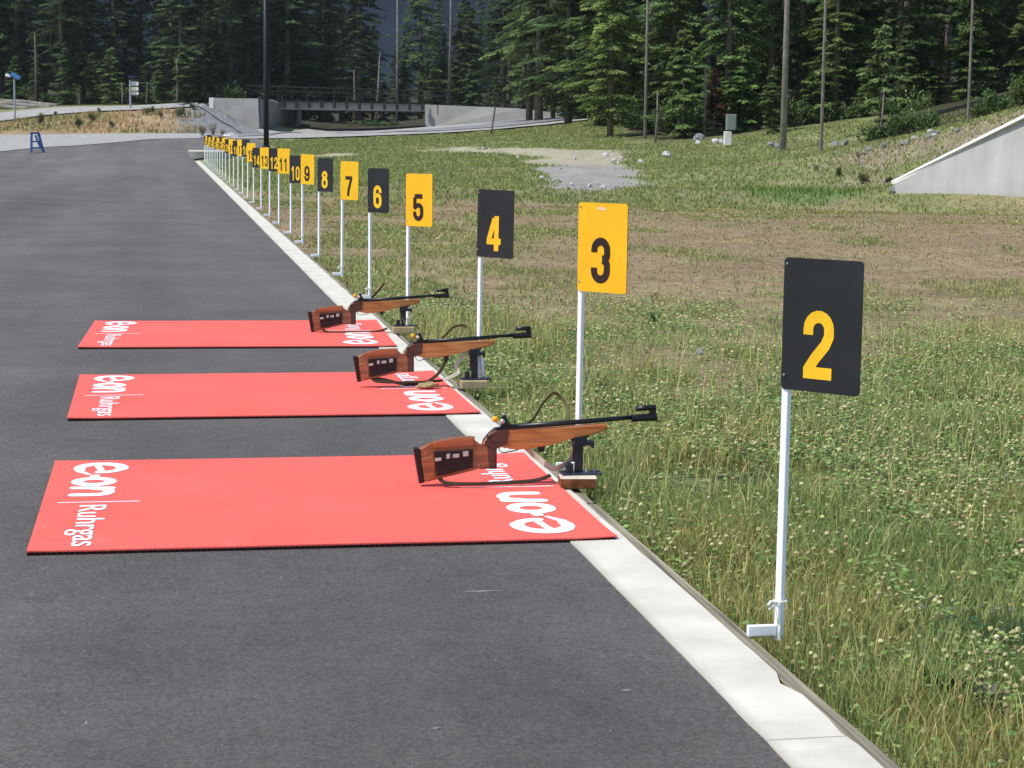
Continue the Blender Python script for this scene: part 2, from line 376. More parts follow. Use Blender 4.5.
# dusty pale marks and chips on the tarmac
CHIP = plain('white_chip', (.55, .53, .5), .9, .1)
bm = bmesh.new()
for px, py, w in ((77,320.5,.10),(88,320.5,.05),(345,222,.08),(185,193,.10),(480,591,.11),(170,372,.03),(436,728,.012),(222,583,.012),(270,600,.010),(627,690,.018)):
    c = onz(px, py, .0015)
    n = 9; vs = [bm.verts.new((c[0]+w*math.cos(t)*R_.uniform(.5, 1), c[1]+.010*math.sin(t)*R_.uniform(.4, 1), .0015)) for t in [2*math.pi*k/n for k in range(n)]]
    bm.faces.new(vs)
DUST = plain('dust', (.24, .24, .235), .95, .1)
tag(bobj('dust_marks', bm, DUST), kind='structure')
# small stones on asphalt: loose grit nobody could count
V = []; F = []
for k in range(420):
    y = 3.5+R_.random()**1.6*30; c = R_.uniform(-.1, .95)*y*.5; d = y
    p = (d*FH+ (R_.uniform(-.30, .28)*d)*RH)
    if p[0] > XI-.03: continue
    s = R_.uniform(.0012, .0032)*(1+(R_.random() < .04)*1.4); o = len(V)
    V += [(p[0]-s, p[1], 0), (p[0], p[1]-s, 0), (p[0]+s, p[1], 0), (p[0], p[1]+s, 0), (p[0], p[1], s*1.3)]
    F += [(o, o+1, o+4), (o+1, o+2, o+4), (o+2, o+3, o+4), (o+3, o, o+4)]
tag(npmesh('grit', V, F, DUST), 'pale loose grit scattered over the dark asphalt', 'grit', kind='stuff')
# ------------------------------------------------------------------ kerb + timber edging
m, N, L, b = new_mat('pale_concrete')
tc = N.new('ShaderNodeTexCoord'); nz = N.new('ShaderNodeTexNoise'); nz.inputs['Scale'].default_value = 3.5; nz.inputs['Detail'].default_value = 8
L.new(tc.outputs['Object'], nz.inputs['Vector']); cr = N.new('ShaderNodeValToRGB'); cr.color_ramp.elements[0].position = .3; cr.color_ramp.elements[1].position = .72
cr.color_ramp.elements[0].color = (.52, .49, .405, 1); cr.color_ramp.elements[1].color = (.66, .625, .53, 1); L.new(nz.outputs['Fac'], cr.inputs[0])
def _math(op, a_, v=None, b_=None):
    q = N.new('ShaderNodeMath'); q.operation = op; L.new(a_, q.inputs[0])
    if b_ is not None: L.new(b_, q.inputs[1])
    elif v is not None: q.inputs[1].default_value = v
    return q.outputs[0]
sx = N.new('ShaderNodeSeparateXYZ'); L.new(tc.outputs['Object'], sx.inputs[0])
jn = _math('LESS_THAN', _math('ABSOLUTE', _math('SUBTRACT', _math('FRACT', _math('MULTIPLY', sx.outputs['Y'], 1/3.05)), .62)), .0016)
st1 = N.new('ShaderNodeTexNoise'); st1.inputs['Scale'].default_value = 2.2; st1.inputs['Detail'].default_value = 9; st1.inputs['Roughness'].default_value = .7; L.new(tc.outputs['Object'], st1.inputs['Vector'])
sr = N.new('ShaderNodeMapRange'); sr.inputs[1].default_value = .52; sr.inputs[2].default_value = .75; sr.inputs[3].default_value = 0; sr.inputs[4].default_value = .34; L.new(st1.outputs['Fac'], sr.inputs[0])
ed = N.new('ShaderNodeMapRange'); ed.inputs[1].default_value = 1.60; ed.inputs[2].default_value = 1.566; ed.inputs[3].default_value = 0; ed.inputs[4].default_value = .35; L.new(sx.outputs['X'], ed.inputs[0])
mk = N.new('ShaderNodeMix'); mk.data_type = 'RGBA'; mk.inputs[7].default_value = (.26, .24, .19, 1); L.new(_math('MAXIMUM', sr.outputs[0], None, _math('MAXIMUM', ed.outputs[0], None, _math('MULTIPLY', jn, .8))), mk.inputs[0]); L.new(cr.outputs[0], mk.inputs[6]); L.new(mk.outputs[2], b.inputs['Base Color'])
b.inputs['Roughness'].default_value = .9; b.inputs['Specular IOR Level'].default_value = .15
n2 = N.new('ShaderNodeTexNoise'); n2.inputs['Scale'].default_value = 120; L.new(tc.outputs['Object'], n2.inputs['Vector']); bp = N.new('ShaderNodeBump'); bp.inputs['Strength'].default_value = .25; bp.inputs['Distance'].default_value = .004
L.new(n2.outputs['Fac'], bp.inputs['Height']); L.new(bp.outputs[0], b.inputs['Normal'])
KERB = m
yk = np.r_[np.arange(1.5, 30, .12), np.arange(30, 97, .6)]
jag = XI+(fbm(yk*9, yk*0, 4)-.5)*.013
ch = np.zeros_like(yk); ch[(yk > 5.35) & (yk < 5.55)] = .03; ch[(yk > 4.95) & (yk < 5.10)] = .012
out = XO+(fbm(yk*3, yk*0+8, 3)-.5)*.012-ch
V = np.concatenate([np.c_[jag-.004, yk, yk*0-.03], np.c_[jag, yk, yk*0+.006], np.c_[out, yk, yk*0+.008], np.c_[out+.004, yk, yk*0-.12]])
n = len(yk); F = [(j*n+i, (j+1)*n+i, (j+1)*n+i+1, j*n+i+1) for j in range(3) for i in range(n-1)]
tag(npmesh('kerb', V, F, KERB), kind='structure')
m, N, L, b = new_mat('weathered_timber')
tc = N.new('ShaderNodeTexCoord'); mp = N.new('ShaderNodeMapping'); mp.inputs['Scale'].default_value = (60, 1.2, 40); L.new(tc.outputs['Object'], mp.inputs['Vector'])
nz = N.new('ShaderNodeTexNoise'); nz.inputs['Scale'].default_value = 1; nz.inputs['Detail'].default_value = 6; L.new(mp.outputs[0], nz.inputs['Vector'])
cr = N.new('ShaderNodeValToRGB'); cr.color_ramp.elements[0].position = .35; cr.color_ramp.elements[1].position = .68
cr.color_ramp.elements[0].color = (.10, .085, .055, 1); cr.color_ramp.elements[1].color = (.34, .31, .21, 1); L.new(nz.outputs['Fac'], cr.inputs[0]); L.new(cr.outputs[0], b.inputs['Base Color'])
b.inputs['Roughness'].default_value = .85; bp = N.new('ShaderNodeBump'); bp.inputs['Strength'].default_value = .5; bp.inputs['Distance'].default_value = .004; L.new(nz.outputs['Fac'], bp.inputs['Height']); L.new(bp.outputs[0], b.inputs['Normal'])
TIMB = m
bm = bmesh.new()
box(bm, (1.8215, 4.9, -.073), (.055, 6.9, .14), None, .004); tag(bobj('edging_board', bm, TIMB), 'weathered grey timber board along the kerb, nearest the camera', 'edging board', 'timber boards edging the kerb')
bm = bmesh.new()
box(bm, (1.8205, 19.2, -.076), (.054, 21.6, .14), None, .004); tag(bobj('edging_board', bm, TIMB), 'weathered timber board along the kerb beside signs 4 to 8', 'edging board', 'timber boards edging the kerb')
bm = bmesh.new()
box(bm, (1.820, 63, -.076), (.053, 65.8, .14), None, .004); tag(bobj('edging_board', bm, TIMB), 'far timber board along the kerb under the smallest number signs', 'edging board', 'timber boards edging the kerb')
# ------------------------------------------------------------------ strokes and digits
def stroke_faces(bm, pts, w, z, T, closed=False, roundcap=False):
    pts = [np.array(p, float) for p in pts]; n = len(pts); L_, R2 = [], []
    for i in range(n):
        a = pts[(i-1) % n] if (closed or i > 0) else None; c = pts[(i+1) % n] if (closed or i < n-1) else None
        d1 = (pts[i]-a) if a is not None else None; d2 = (c-pts[i]) if c is not None else None
        if d1 is None: d1 = d2
        if d2 is None: d2 = d1
        d1 = d1/np.hypot(*d1); d2 = d2/np.hypot(*d2); t = d1+d2; t /= max(np.hypot(*t), 1e-6); nn = np.array([-t[1], t[0]])
        k = 1/max(.5, float(nn@np.array([-d1[1], d1[0]])))
        ww = w[i] if isinstance(w, (list, tuple)) else w
        L_.append(bm.verts.new(T(*(pts[i]+nn*ww/2*k), z))); R2.append(bm.verts.new(T(*(pts[i]-nn*ww/2*k), z)))
    for i in range(n if closed else n-1):
        j = (i+1) % n; bm.faces.new((R2[i], R2[j], L_[j], L_[i]))
    if roundcap and not closed:
        for e, q in ((0, 1), (n-1, n-2)):
            d = pts[e]-pts[q]; d /= np.hypot(*d); nn = np.array([-d[1], d[0]]); ww = w[e] if isinstance(w, (list, tuple)) else w
            vs = [bm.verts.new(T(*(pts[e]+ww/2*(nn*math.cos(t)+d*math.sin(t))), z)) for t in np.linspace(0, math.pi, 9)]
            bm.faces.new(vs[::-1])
def arc(cx, cy, rx, ry, a0, a1, n=10):
    return [(cx+rx*math.cos(math.radians(a)), cy+ry*math.sin(math.radians(a))) for a in np.linspace(a0, a1, n)]
W_, X0, X1, C0, RR = .175, .0875, .4625, .275, .1875
DIG = {
 '0': [(arc(C0, .725, RR, RR, 0, 180)+arc(C0, .275, RR, RR, 180, 360), True)],
 '1': [([(.32, 0), (.32, 1)], False), ([(.10, .74), (.23, .80), (.30, .93)], False)],
 '2': [([(X0, .64)]+arc(C0, .725, RR, RR, 180, 0)+[(X1, .63), (.40, .50), (.22, .30), (.12, .16), (.095, .10)], False), ([(.015, .0875), (.53, .0875)], False)],
 '3': [([(X0, .67)]+arc(C0, .725, RR, RR, 180, 0)+[(X1, .63)]+arc(C0+.02, .615, RR-.02, .095, 0, -80, 6), False),
       (arc(C0+.02, .40, RR-.02, .115, 80, 0, 6)+[(X1, .36)]+arc(C0, .275, RR, RR, 0, -180)+[(X0, .34)], False)],
 '4': [([(.375, 0), (.375, 1)], False), ([(.30, .93), (.09, .33)], False), ([(.0, .27), (.55, .27)], False)],
 '5': [([(.085, .9125), (.50, .9125)], False), ([(X0+.01, .88), (X0, .46)], False), ([(X0, .53)]+arc(C0, .44, RR, .145, 150, 0)+[(X1, .36)]+arc(C0, .275, RR, RR, 0, -180)+[(X0, .35)], False)],
 '6': [(arc(C0, .42, RR, .15, 0, 180)+arc(C0, .275, RR, RR, 180, 360), True), ([(X0, .40), (X0, .55)]+arc(C0, .725, RR, RR, 180, 0)+[(X1, .67)], False)],
 '7': [([(.0, .9125), (.55, .9125)], False), ([(.46, .86), (.38, .64), (.28, .34), (.22, 0)], False)],
 '8': [(arc(C0, .76, RR-.015, .155, 0, 360, 20)[:-1]+[], True), (arc(C0, .40, RR, .13, 0, 180)+arc(C0, .26, RR, .175, 180, 360), True)],
}
DIG['9'] = [([(.55-x, 1-y) for x, y in s], c) for s, c in DIG['6']]
def numeral(bm, text, x0, x1, y0, y1, T):
    n = len(text); gap = .10; tot = n*.55+(n-1)*gap; sx = (x1-x0)/tot; sy = (y1-y0)
    for i, chr_ in enumerate(text):
        for k, (s, c) in enumerate(DIG[chr_]):
            sw = W_*(.92 if n > 1 else 1)
            TT = lambda x, y, z, i=i: T(x0+(i*(.55+gap)+x)*sx, y0+y*sy, z)
            stroke_faces(bm, s, sw, .0012+.00025*k, TT, c)
# ------------------------------------------------------------------ signs
BLK = plain('black_sign_paint', (.013, .013, .014), .42, .35, var=.25, scale=6)
YEL = plain('yellow_sign_paint', (.74, .415, .008), .42, .3, var=.07, scale=7)
DNUM = plain('dark_numeral_vinyl', (.022, .010, .006), .5, .3)
YNUM = plain('yellow_numeral_vinyl', (.78, .45, .012), .5, .3)
WHT = plain('white_post_paint', (.80, .80, .80), .5, .3, var=.05, scale=20)
EDGE = plain('panel_edge', (.16, .08, .02), .7, .2)
STEEL = plain('galvanised_bolt', (.45, .45, .45), .35, .5, metal=.8)
TIE = plain('cord', (.75, .74, .68), .8, .1)
TH = math.radians(51); PWID, PHGT, HP = .285, .415, 1.235
def round_poly(w, h, r, n=5):
    o = []
    for cx, cy, a in ((w-r, r, -90), (w-r, h-r, 0), (r, h-r, 90), (r, r, 180)):
        o += arc(cx, cy, r, r, a, a+90, n)
    return o
def sign_mesh(roll):
    e = Vector((math.cos(TH), -math.sin(TH), 0)); nrm = Vector((-math.sin(TH), -math.cos(TH), 0)); up = Vector((0, 0, 1))
    o = Vector((0, 0, HP-PHGT)) + nrm*.0175 - e*.0125
    def T(x, y, z):
        xr = x*math.cos(roll)-(y-PHGT)*math.sin(roll); yr = x*math.sin(roll)+(y-PHGT)*math.cos(roll)+PHGT
        return o+e*xr+up*yr+nrm*z
    return T
def make_sign(k, Y, Hk, rz, roll, lean, lab):
    blk = k % 2 == 0
    r = empty('number_sign', (1.935, Y, Hk-HP), rz, lab, 'number sign', 'numbered lane signs along the kerb')
    r.rotation_euler = (lean[0], lean[1], rz)
    d = HP-Hk
    bm = bmesh.new(); box(bm, (0, 0, (HP-.004-.012+d)/2), (.0235, .0235, HP-.004+.012-d), Matrix.Rotation(-TH, 3, 'Z'), .002); bobj('post', bm, WHT, r)
    bm = bmesh.new(); box(bm, (-.0575, 0, .022+d), (.094, .022, .034), None, .002); bobj('bracket', bm, WHT, r)
    T = sign_mesh(roll)
    bm = bmesh.new(); rp = round_poly(PWID, PHGT, .014)
    a = [bm.verts.new(T(x, y, 0)) for x, y in rp]; b = [bm.verts.new(T(x, y, -.005)) for x, y in rp]; n = len(rp)
    bm.faces.new(a); bm.faces.new(b[::-1])
    for i in range(n):
        f = bm.faces.new((a[i], a[(i+1) % n], b[(i+1) % n], b[i])); f.material_index = 1
    pn = bobj('panel', bm, [BLK if blk else YEL, EDGE if not blk else BLK], r)
    bm = bmesh.new(); t = str(k); w = .110 if len(t) == 1 else .200
    numeral(bm, t, PWID*.47-w/2, PWID*.47+w/2, PHGT*.10, PHGT*.615, T)
    me = bpy.data.meshes.new('numeral'); bm.to_mesh(me); bm.free(); link('numeral', me, YNUM if blk else DNUM, pn)
    if k == 3:
        bm = bmesh.new(); pl = [(.105, .392), (.13, .398), (.155, .393), (.168, .384), (.150, .378), (.128, .381), (.112, .384)]
        bm.faces.new([bm.verts.new(T(x, y, .0012)) for x, y in pl]); bobj('scuff_mark', bm, plain('pale_scuff', (.70, .52, .25), .6, .2), pn)
    if k < 12:
        for yy in (.045, PHGT-.02):
            bm = bmesh.new(); c = T(.012, yy, .002); bmesh.ops.create_icosphere(bm, subdivisions=1, radius=.005, matrix=Matrix.Translation(c)); bobj('bolt', bm, STEEL, pn)
    if k in (2, 5, 6, 7, 9):
        bm = bmesh.new(); z = .115+d if k == 2 else .10+d
        tube(bm, smooth_path([(-.016, -.016, z), (.016, -.017, z+.004), (.017, .016, z+.003), (-.016, .016, z), (-.018, -.015, z)], 2), .0035, 5)
        tube(bm, [(-.016, -.017, z), (-.038, -.022, z+.004), (-.046, -.026, z-.006)], .0055, 5); tube(bm, [(-.016, -.017, z), (-.032, -.024, z-.012), (-.040, -.02, z-.02)], .005, 5)
        bobj('cord_tie', bm, TIE, r)
ysig = {2: (6.02, 1.217), 3: (9.19, 1.272), 4: (12.23, 1.240), 5: (15.90, 1.251), 6: (18.87, 1.235), 7: (21.86, 1.250), 8: (25.12, 1.233), 9: (28.11, 1.242), 10: (30.66, 1.185),
        11: (33.80, 1.259), 12: (36.75, 1.235), 13: (39.85, 1.215), 14: (43.13, 1.175), 15: (46.1, 1.25), 16: (49.01, 1.315), 17: (51.92, 1.29), 18: (55.2, 1.24), 19: (58.45, 1.265), 20: (62.13, 1.243)}
RS_ = random.Random(5)
for k in range(2, 31):
    Y, Hk = ysig.get(k, (62.13+(k-20)*3.0, R_.uniform(1.19, 1.28)))
    cl = 'black sign with yellow number %d' % k if k % 2 == 0 else 'yellow sign with dark number %d' % k
    ex = {2: ' on a white post, nearest the camera', 3: ' on a white post behind the nearest rifle', 4: ' on a white post beside the middle rifle', 5: ' on a white post beside the far rifle'}.get(k, ' on a white post, between signs %d and %d' % (k-1, k+1) if k < 30 else ' at the far end of the row')
    make_sign(k, Y, Hk, RS_.uniform(-.05, .05) if k > 2 else 0, RS_.uniform(-.010, .010), (RS_.uniform(-.004, .004), .003+RS_.uniform(-.004, .004)) if k > 2 else (0, .004), cl+ex)
# ------------------------------------------------------------------ mats
m, N, L, b = new_mat('red_mat')
tc = N.new('ShaderNodeTexCoord'); nz = N.new('ShaderNodeTexNoise'); nz.inputs['Scale'].default_value = 1.6; nz.inputs['Detail'].default_value = 6; L.new(tc.outputs['Object'], nz.inputs['Vector'])
cr = N.new('ShaderNodeValToRGB'); cr.color_ramp.elements[0].position = .3; cr.color_ramp.elements[1].position = .7
cr.color_ramp.elements[0].color = (.82, .112, .084, 1); cr.color_ramp.elements[1].color = (.86, .132, .100, 1); L.new(nz.outputs['Fac'], cr.inputs[0])
ds = N.new('ShaderNodeTexNoise'); ds.inputs['Scale'].default_value = 2.6; ds.inputs['Detail'].default_value = 9; ds.inputs['Roughness'].default_value = .75; ds.inputs['Distortion'].default_value = 1.2; L.new(tc.outputs['Object'], ds.inputs['Vector'])
dr = N.new('ShaderNodeMapRange'); dr.inputs[1].default_value = .56; dr.inputs[2].default_value = .74; dr.inputs[3].default_value = 0; dr.inputs[4].default_value = .38; L.new(ds.outputs['Fac'], dr.inputs[0])
dm = N.new('ShaderNodeMix'); dm.data_type = 'RGBA'; dm.inputs[7].default_value = (.62, .25, .22, 1); L.new(dr.outputs[0], dm.inputs[0]); L.new(cr.outputs[0], dm.inputs[6]); L.new(dm.outputs[2], b.inputs['Base Color'])
b.inputs['Roughness'].default_value = .75; b.inputs['Specular IOR Level'].default_value = .25
n2 = N.new('ShaderNodeTexNoise'); n2.inputs['Scale'].default_value = 300; L.new(tc.outputs['Object'], n2.inputs['Vector']); bp = N.new('ShaderNodeBump'); bp.inputs['Strength'].default_value = .15; bp.inputs['Distance'].default_value = .002
L.new(n2.outputs['Fac'], bp.inputs['Height']); L.new(bp.outputs[0], b.inputs['Normal'])
REDM = m
RUB = plain('dark_rubber', (.035, .010, .010), .8, .2)
LETT = plain('white_lettering', (.80, .79, .78), .7, .2, var=.05)
def eon(bm, T):
    """e.on logo, x along the reading direction 0..~.87, y up"""
    w = .082
    stroke_faces(bm, [(.085, .155), (.17, .172), (.265, .19)], w*.55, .0004, T, False, True)
    stroke_faces(bm, arc(.165, .178, .112, .136, -2, 285, 24)+[(.25, .052), (.33, .108)], [w*.75]*6+[w]*14+[w*.9]*4+[w*.6, w*.35], .0008, T, False, True)
    bm.faces.new([bm.verts.new(T(.375+.033*math.cos(t), .15+.036*math.sin(t), .0012)) for t in np.linspace(0, 6.283, 13)[:-1]])
    stroke_faces(bm, arc(.515, .15, .078, .103, 0, 360, 24)[:-1], w*.9, .0004, T, True)
    stroke_faces(bm, [(.67, .045), (.685, .255)], w*.85, .0008, T, False, True)
    stroke_faces(bm, [(.69, .16)]+arc(.765, .17, .072, .082, 140, 0, 9)+[(.835, .045)], w*.85, .0004, T, False, True)
fc = bpy.data.curves.new('lettering_curve', 'FONT'); fc.body = 'Ruhrgas'; fc.size = 1.0
fo = bpy.data.objects.new('lettering_source', fc); COL.objects.link(fo)
bpy.context.view_layer.update()
fme = bpy.data.meshes.new_from_object(fo.evaluated_get(bpy.context.evaluated_depsgraph_get()))
FV = np.array([v.co[:] for v in fme.vertices]); FP = [list(p.vertices) for p in fme.polygons]
bpy.data.objects.remove(fo); bpy.data.curves.remove(fc)
FV[:, 0] -= FV[:, 0].min(); FV[:, 0] /= FV[:, 0].max()
cap = .73
def word(bm, T):
    for dx in (-.006, .006):      # heavier face: the outline is laid twice, a hair apart
        vs = [bm.verts.new(T(x*1.0+dx, y/cap, .0006 if dx < 0 else .0009)) for x, y, _ in FV]
        for p in FP:
            try: bm.faces.new([vs[i] for i in p])
            except ValueError: pass
def make_mat(x0, x1, y0, y1, rz, lab):
    r = empty('shooting_mat', ((x0+x1)/2, (y0+y1)/2, 0), rz, lab, 'mat', 'red shooting mats laid across the lane')
    hx, hy = (x1-x0)/2, (y1-y0)/2
    TZ = .017
    def topz(x): return TZ
    nxm, nym = 24, 20; gx_, gy_ = np.meshgrid(np.linspace(-hx, hx, nxm+1), np.linspace(-hy, hy, nym+1))
    gz_ = TZ+.0016*(fbm(gx_*1.4+x0*9, gy_*1.4+y0*3, 3)-.5)
    cu_ = np.exp(-((hx-np.abs(gx_))/.10)**2)*np.exp(-((hy-np.abs(gy_))/.12)**2); gz_ += cu_*np.where(gx_ > 0, .006, .003)
    gz_[0] += .0015*fbm(gx_[0]*2+y0, gx_[0]*0, 2)
    ii = np.arange(gx_.size).reshape(gx_.shape)
    V = np.stack([gx_, gy_, gz_], -1).reshape(-1, 3); Fq = np.stack([ii[:-1, :-1], ii[:-1, 1:], ii[1:, 1:], ii[1:, :-1]], -1).reshape(-1, 4).tolist()
    ring = list(ii[0, :])+list(ii[1:, -1])+list(ii[-1, -2::-1])+list(ii[-2:0:-1, 0]); o = len(V)
    low = V[ring].copy(); low[:, 2] -= .006; V = np.concatenate([V, low])
    for k in range(len(ring)): Fq.append((ring[k], o+k, o+(k+1) % len(ring), ring[(k+1) % len(ring)]))
    npmesh('top_layer', V, Fq, REDM, r)
    # backing with a toothed rim
    bm = bmesh.new(); box(bm, (0, 0, .0055), (2*hx-.012, 2*hy-.012, .0105)); nt = 110
    for k in range(nt):
        x = -hx+(k+.5)*2*hx/nt
        box(bm, (x+R_.uniform(-.002, .002), -hy+.005, .0055+R_.uniform(-.001, .001)), (2*hx/nt*R_.uniform(.4, .8), .014, .010))
    bobj('backing', bm, RUB, r)
    zt = TZ+.0012
    cx, cy = (x0+x1)/2, (y0+y1)/2
    # left end: reads towards the camera, letters' tops to the right
    fy = hy/1.03
    def TL(x, y, z): return (-hx+.092+y*.72, fy-.03-x*1.05*fy*.97, zt+z)
    bm = bmesh.new(); eon(bm, TL); me = bpy.data.meshes.new('lettering'); bm.to_mesh(me); bm.free(); link('lettering', me, LETT, r)
    bm = bmesh.new(); word(bm, lambda x, y, z: (-hx+.160+y*.118, -.13*fy-x*.83*fy, zt+z)); me = bpy.data.meshes.new('lettering'); bm.to_mesh(me); bm.free(); link('lettering', me, LETT, r)
    bm = bmesh.new(); box(bm, (-hx+.235, -.055*fy, zt+.0002), (.34, .013, .0012)); bobj('printed_line', bm, LETT, r)
    # right end: reads away from the camera
    def TR(x, y, z): return (hx-.115-y*.75, -hy+.085+x*1.10*fy*.97, zt+z)
    bm = bmesh.new(); eon(bm, TR); me = bpy.data.meshes.new('lettering'); bm.to_mesh(me); bm.free(); link('lettering', me, LETT, r)
    bm = bmesh.new(); word(bm, lambda x, y, z: (hx-.185-y*.13, .19*fy+x*.72*fy, zt+z)); me = bpy.data.meshes.new('lettering'); bm.to_mesh(me); bm.free(); link('lettering', me, LETT, r)
    bm = bmesh.new(); box(bm, (hx-.24, .115*fy, zt+.0002), (.42, .014, .0012)); bobj('printed_line', bm, LETT, r)
    for o in [c for c in bpy.data.objects if c.parent == r and c.name.startswith('lettering')]:
        bmx = bmesh.new(); bmx.from_mesh(o.data)
        for f in bmx.faces:
            f.normal_update()
            if f.normal.z < 0: f.normal_flip()
        bmx.to_mesh(o.data); bmx.free()
    return r
make_mat(-.512, 1.752, 7.545, 9.61, 0.0, 'red rubber shooting mat with white lettering, nearest the camera')
make_mat(-.525, 1.757, 11.05, 13.0, 0.004, 'red rubber shooting mat with white lettering, middle one of the three')
make_mat(-.58, 1.725, 14.62, 16.6, -.03, 'red rubber shooting mat with white lettering, farthest from the camera')
# ------------------------------------------------------------------ rifles
def wood_mat(name, c0, c1):
    m, N, L, b = new_mat(name)
    tc = N.new('ShaderNodeTexCoord'); mp = N.new('ShaderNodeMapping'); mp.inputs['Scale'].default_value = (2.5, 34, 30); L.new(tc.outputs['Object'], mp.inputs['Vector'])
    nz = N.new('ShaderNodeTexNoise'); nz.inputs['Scale'].default_value = 1.3; nz.inputs['Detail'].default_value = 6; nz.inputs['Distortion'].default_value = .8; L.new(mp.outputs[0], nz.inputs['Vector'])
    cr = N.new('ShaderNodeValToRGB'); cr.color_ramp.elements[0].position = .3; cr.color_ramp.elements[1].position = .7
    cr.color_ramp.elements[0].color = (*c0, 1); cr.color_ramp.elements[1].color = (*c1, 1); L.new(nz.outputs['Fac'], cr.inputs[0])
    oi = N.new('ShaderNodeObjectInfo'); m2 = N.new('ShaderNodeMix'); m2.data_type = 'RGBA'; m2.blend_type = 'MULTIPLY'; m2.inputs[0].default_value = 1
    L.new(cr.outputs[0], m2.inputs[6]); L.new(oi.outputs['Color'], m2.inputs[7]); L.new(m2.outputs[2], b.inputs['Base Color'])
    b.inputs['Roughness'].default_value = .42; b.inputs['Specular IOR Level'].default_value = .5; b.inputs['Coat Weight'].default_value = .12; b.inputs['Coat Roughness'].default_value = .15
    return m
FORE = wood_mat('varnished_forend_wood', (.30, .085, .016), (.58, .225, .06))
BUTT = wood_mat('varnished_butt_wood', (.15, .043, .014), (.38, .135, .042))
CHEEK = wood_mat('cheek_wood', (.20, .050, .014), (.42, .125, .036))
SHWOOD = wood_mat('shaded_stock_wood', (.045, .012, .006), (.10, .028, .012))  # stock wood in shade, painted as a darker material
GUN = plain('blued_steel', (.012, .012, .014), .35, .5, metal=.3)
MAGP = plain('black_holder_plastic', (.018, .010, .009), .5, .3)
ALU = plain('bright_alloy', (.50, .50, .48), .3, .5, metal=.5)
WHP = plain('pale_plastic', (.48, .44, .38), .5, .3)
YCAP = plain('yellow_cap', (.75, .38, .01), .45, .3)
WEBD = plain('dark_webbing', (.045, .028, .020), .85, .1)
WEBO = plain('olive_webbing', (.12, .12, .055), .85, .1)
WEBL = plain('pale_webbing', (.50, .46, .36), .85, .1)
YR = 8.76
O1 = onplane(418, 483.5, YR)
def A(x, y): p = onplane(400+x/7.314, 400+y/7.314, YR)-O1; return (p[0], p[2])
def B(x, y): p = onplane(520+x/6.4, 390+y/6.4, YR)-O1; return (p[0], p[2])
def C_(x, y): p = onplane(400+x/3.657, 380+y/3.657, YR)-O1; return (p[0], p[2])
r = empty('biathlon_rifle', tuple(O1), 0, 'wooden stocked target rifle with black barrel on the nearest red mat', 'rifle', 'target rifles resting at the lane edge')
bm = bmesh.new()
prism(bm, [A(138,350), A(232,326), A(245,300), A(380,277), A(520,268), A(545,268), A(536,318), A(600,322), A(650,335), A(702,345), A(702,498), A(600,502), A(530,492), A(262,556), A(292,572), A(168,600)], -.023, .023, .011)
st = bobj('stock', bm, BUTT, r)
for q in (A(180,380), A(215,570), A(188,545), A(560,300), A(570,470)):
    bm = bmesh.new(); tube(bm, [(q[0], -.0225, q[1]), (q[0], -.0245, q[1])], .0032, 8); bobj('screw', bm, ALU, st)
bm = bmesh.new(); prism(bm, [A(243,322), A(247,302), A(380,279), A(540,270), A(533,322), A(500,330), A(380,338), A(246,350)], -.027, -.022, .003); bobj('cheek_piece', bm, CHEEK, st)
bm = bmesh.new()
prism(bm, [A(600,320), A(612,292), A(645,246), A(700,218), C_(385,188), C_(560,174), C_(750,158), C_(757,165), C_(753,181), C_(690,202), C_(640,207), C_(548,227), C_(522,241), C_(432,253), C_(398,250), C_(385,240), A(740,322), A(703,347), A(650,336)], -.025, .025, .010)
bobj('forend', bm, FORE, r)
bm = bmesh.new(); prism(bm, [A(612,300), A(650,244), A(705,216), A(780,205), A(790,225), A(778,318), A(735,330), A(702,350), A(650,338), A(618,325)], -.0285, -.0235, .001); bobj('wrist_shade', bm, SHWOOD, r)  # shaded wood behind the action, laid on as a dark plate
bm = bmesh.new(); prism(bm, [A(628,330), A(704,342), A(704,500), A(640,500)], -.0265, .0265, .010); bobj('grip_shade', bm, SHWOOD, r)  # right half of the grip, its shade painted as darker wood
bm = bmesh.new(); prism(bm, [A(95,352), A(128,348), A(140,352), A(170,600), A(138,606)], -.024, .024, .003); bobj('butt_plate', bm, GUN, r)
bm = bmesh.new(); prism(bm, [A(150,420), A(225,405), A(250,440), A(245,560), A(185,590), A(165,520)], -.029, -.0205, .003); bobj('butt_hook', bm, BUTT, r)
mh = None
bm = bmesh.new(); prism(bm, [A(242,372), A(526,356), A(528,487), A(264,551)], -.032, -.020, .002); mh = bobj('magazine_holder', bm, MAGP, r)
for k, (x, y, w, hh) in enumerate(((272,428,44,22),(345,404,26,34),(400,402,50,26),(472,386,40,36))):
    bm = bmesh.new(); prism(bm, [A(x-w/2,y-hh/2), A(x+w/2,y-hh/2-4), A(x+w/2,y+hh/2-4), A(x-w/2,y+hh/2)], -.037, -.031, .001); bobj('magazine', bm, WHP if k in (0, 2) else ALU, mh)
    bm = bmesh.new(); prism(bm, [A(x+w/2,y-hh/2-10), A(x+w/2+14,y-hh/2-12), A(x+w/2+14,y+hh/2), A(x+w/2,y+hh/2)], -.040, -.031, .001); bobj('holder_clip', bm, GUN, mh)
bm = bmesh.new()
def v3(q, y=0): return (q[0], y, q[1])
tube(bm, [v3(B(-60,237)), v3(B(340,207)), v3(B(725,174))], [.0125, .0115, .0100], 10); bobj('barrel', bm, GUN, r, True)
bm = bmesh.new(); prism(bm, [A(602,318), A(606,295), A(648,240), A(690,203), A(770,192), A(960,180), A(1010,176), A(1010,196), A(900,206), A(790,214), A(700,228), A(655,256), A(620,312)], -.015, .015, .003); rc = bobj('receiver', bm, GUN, r)
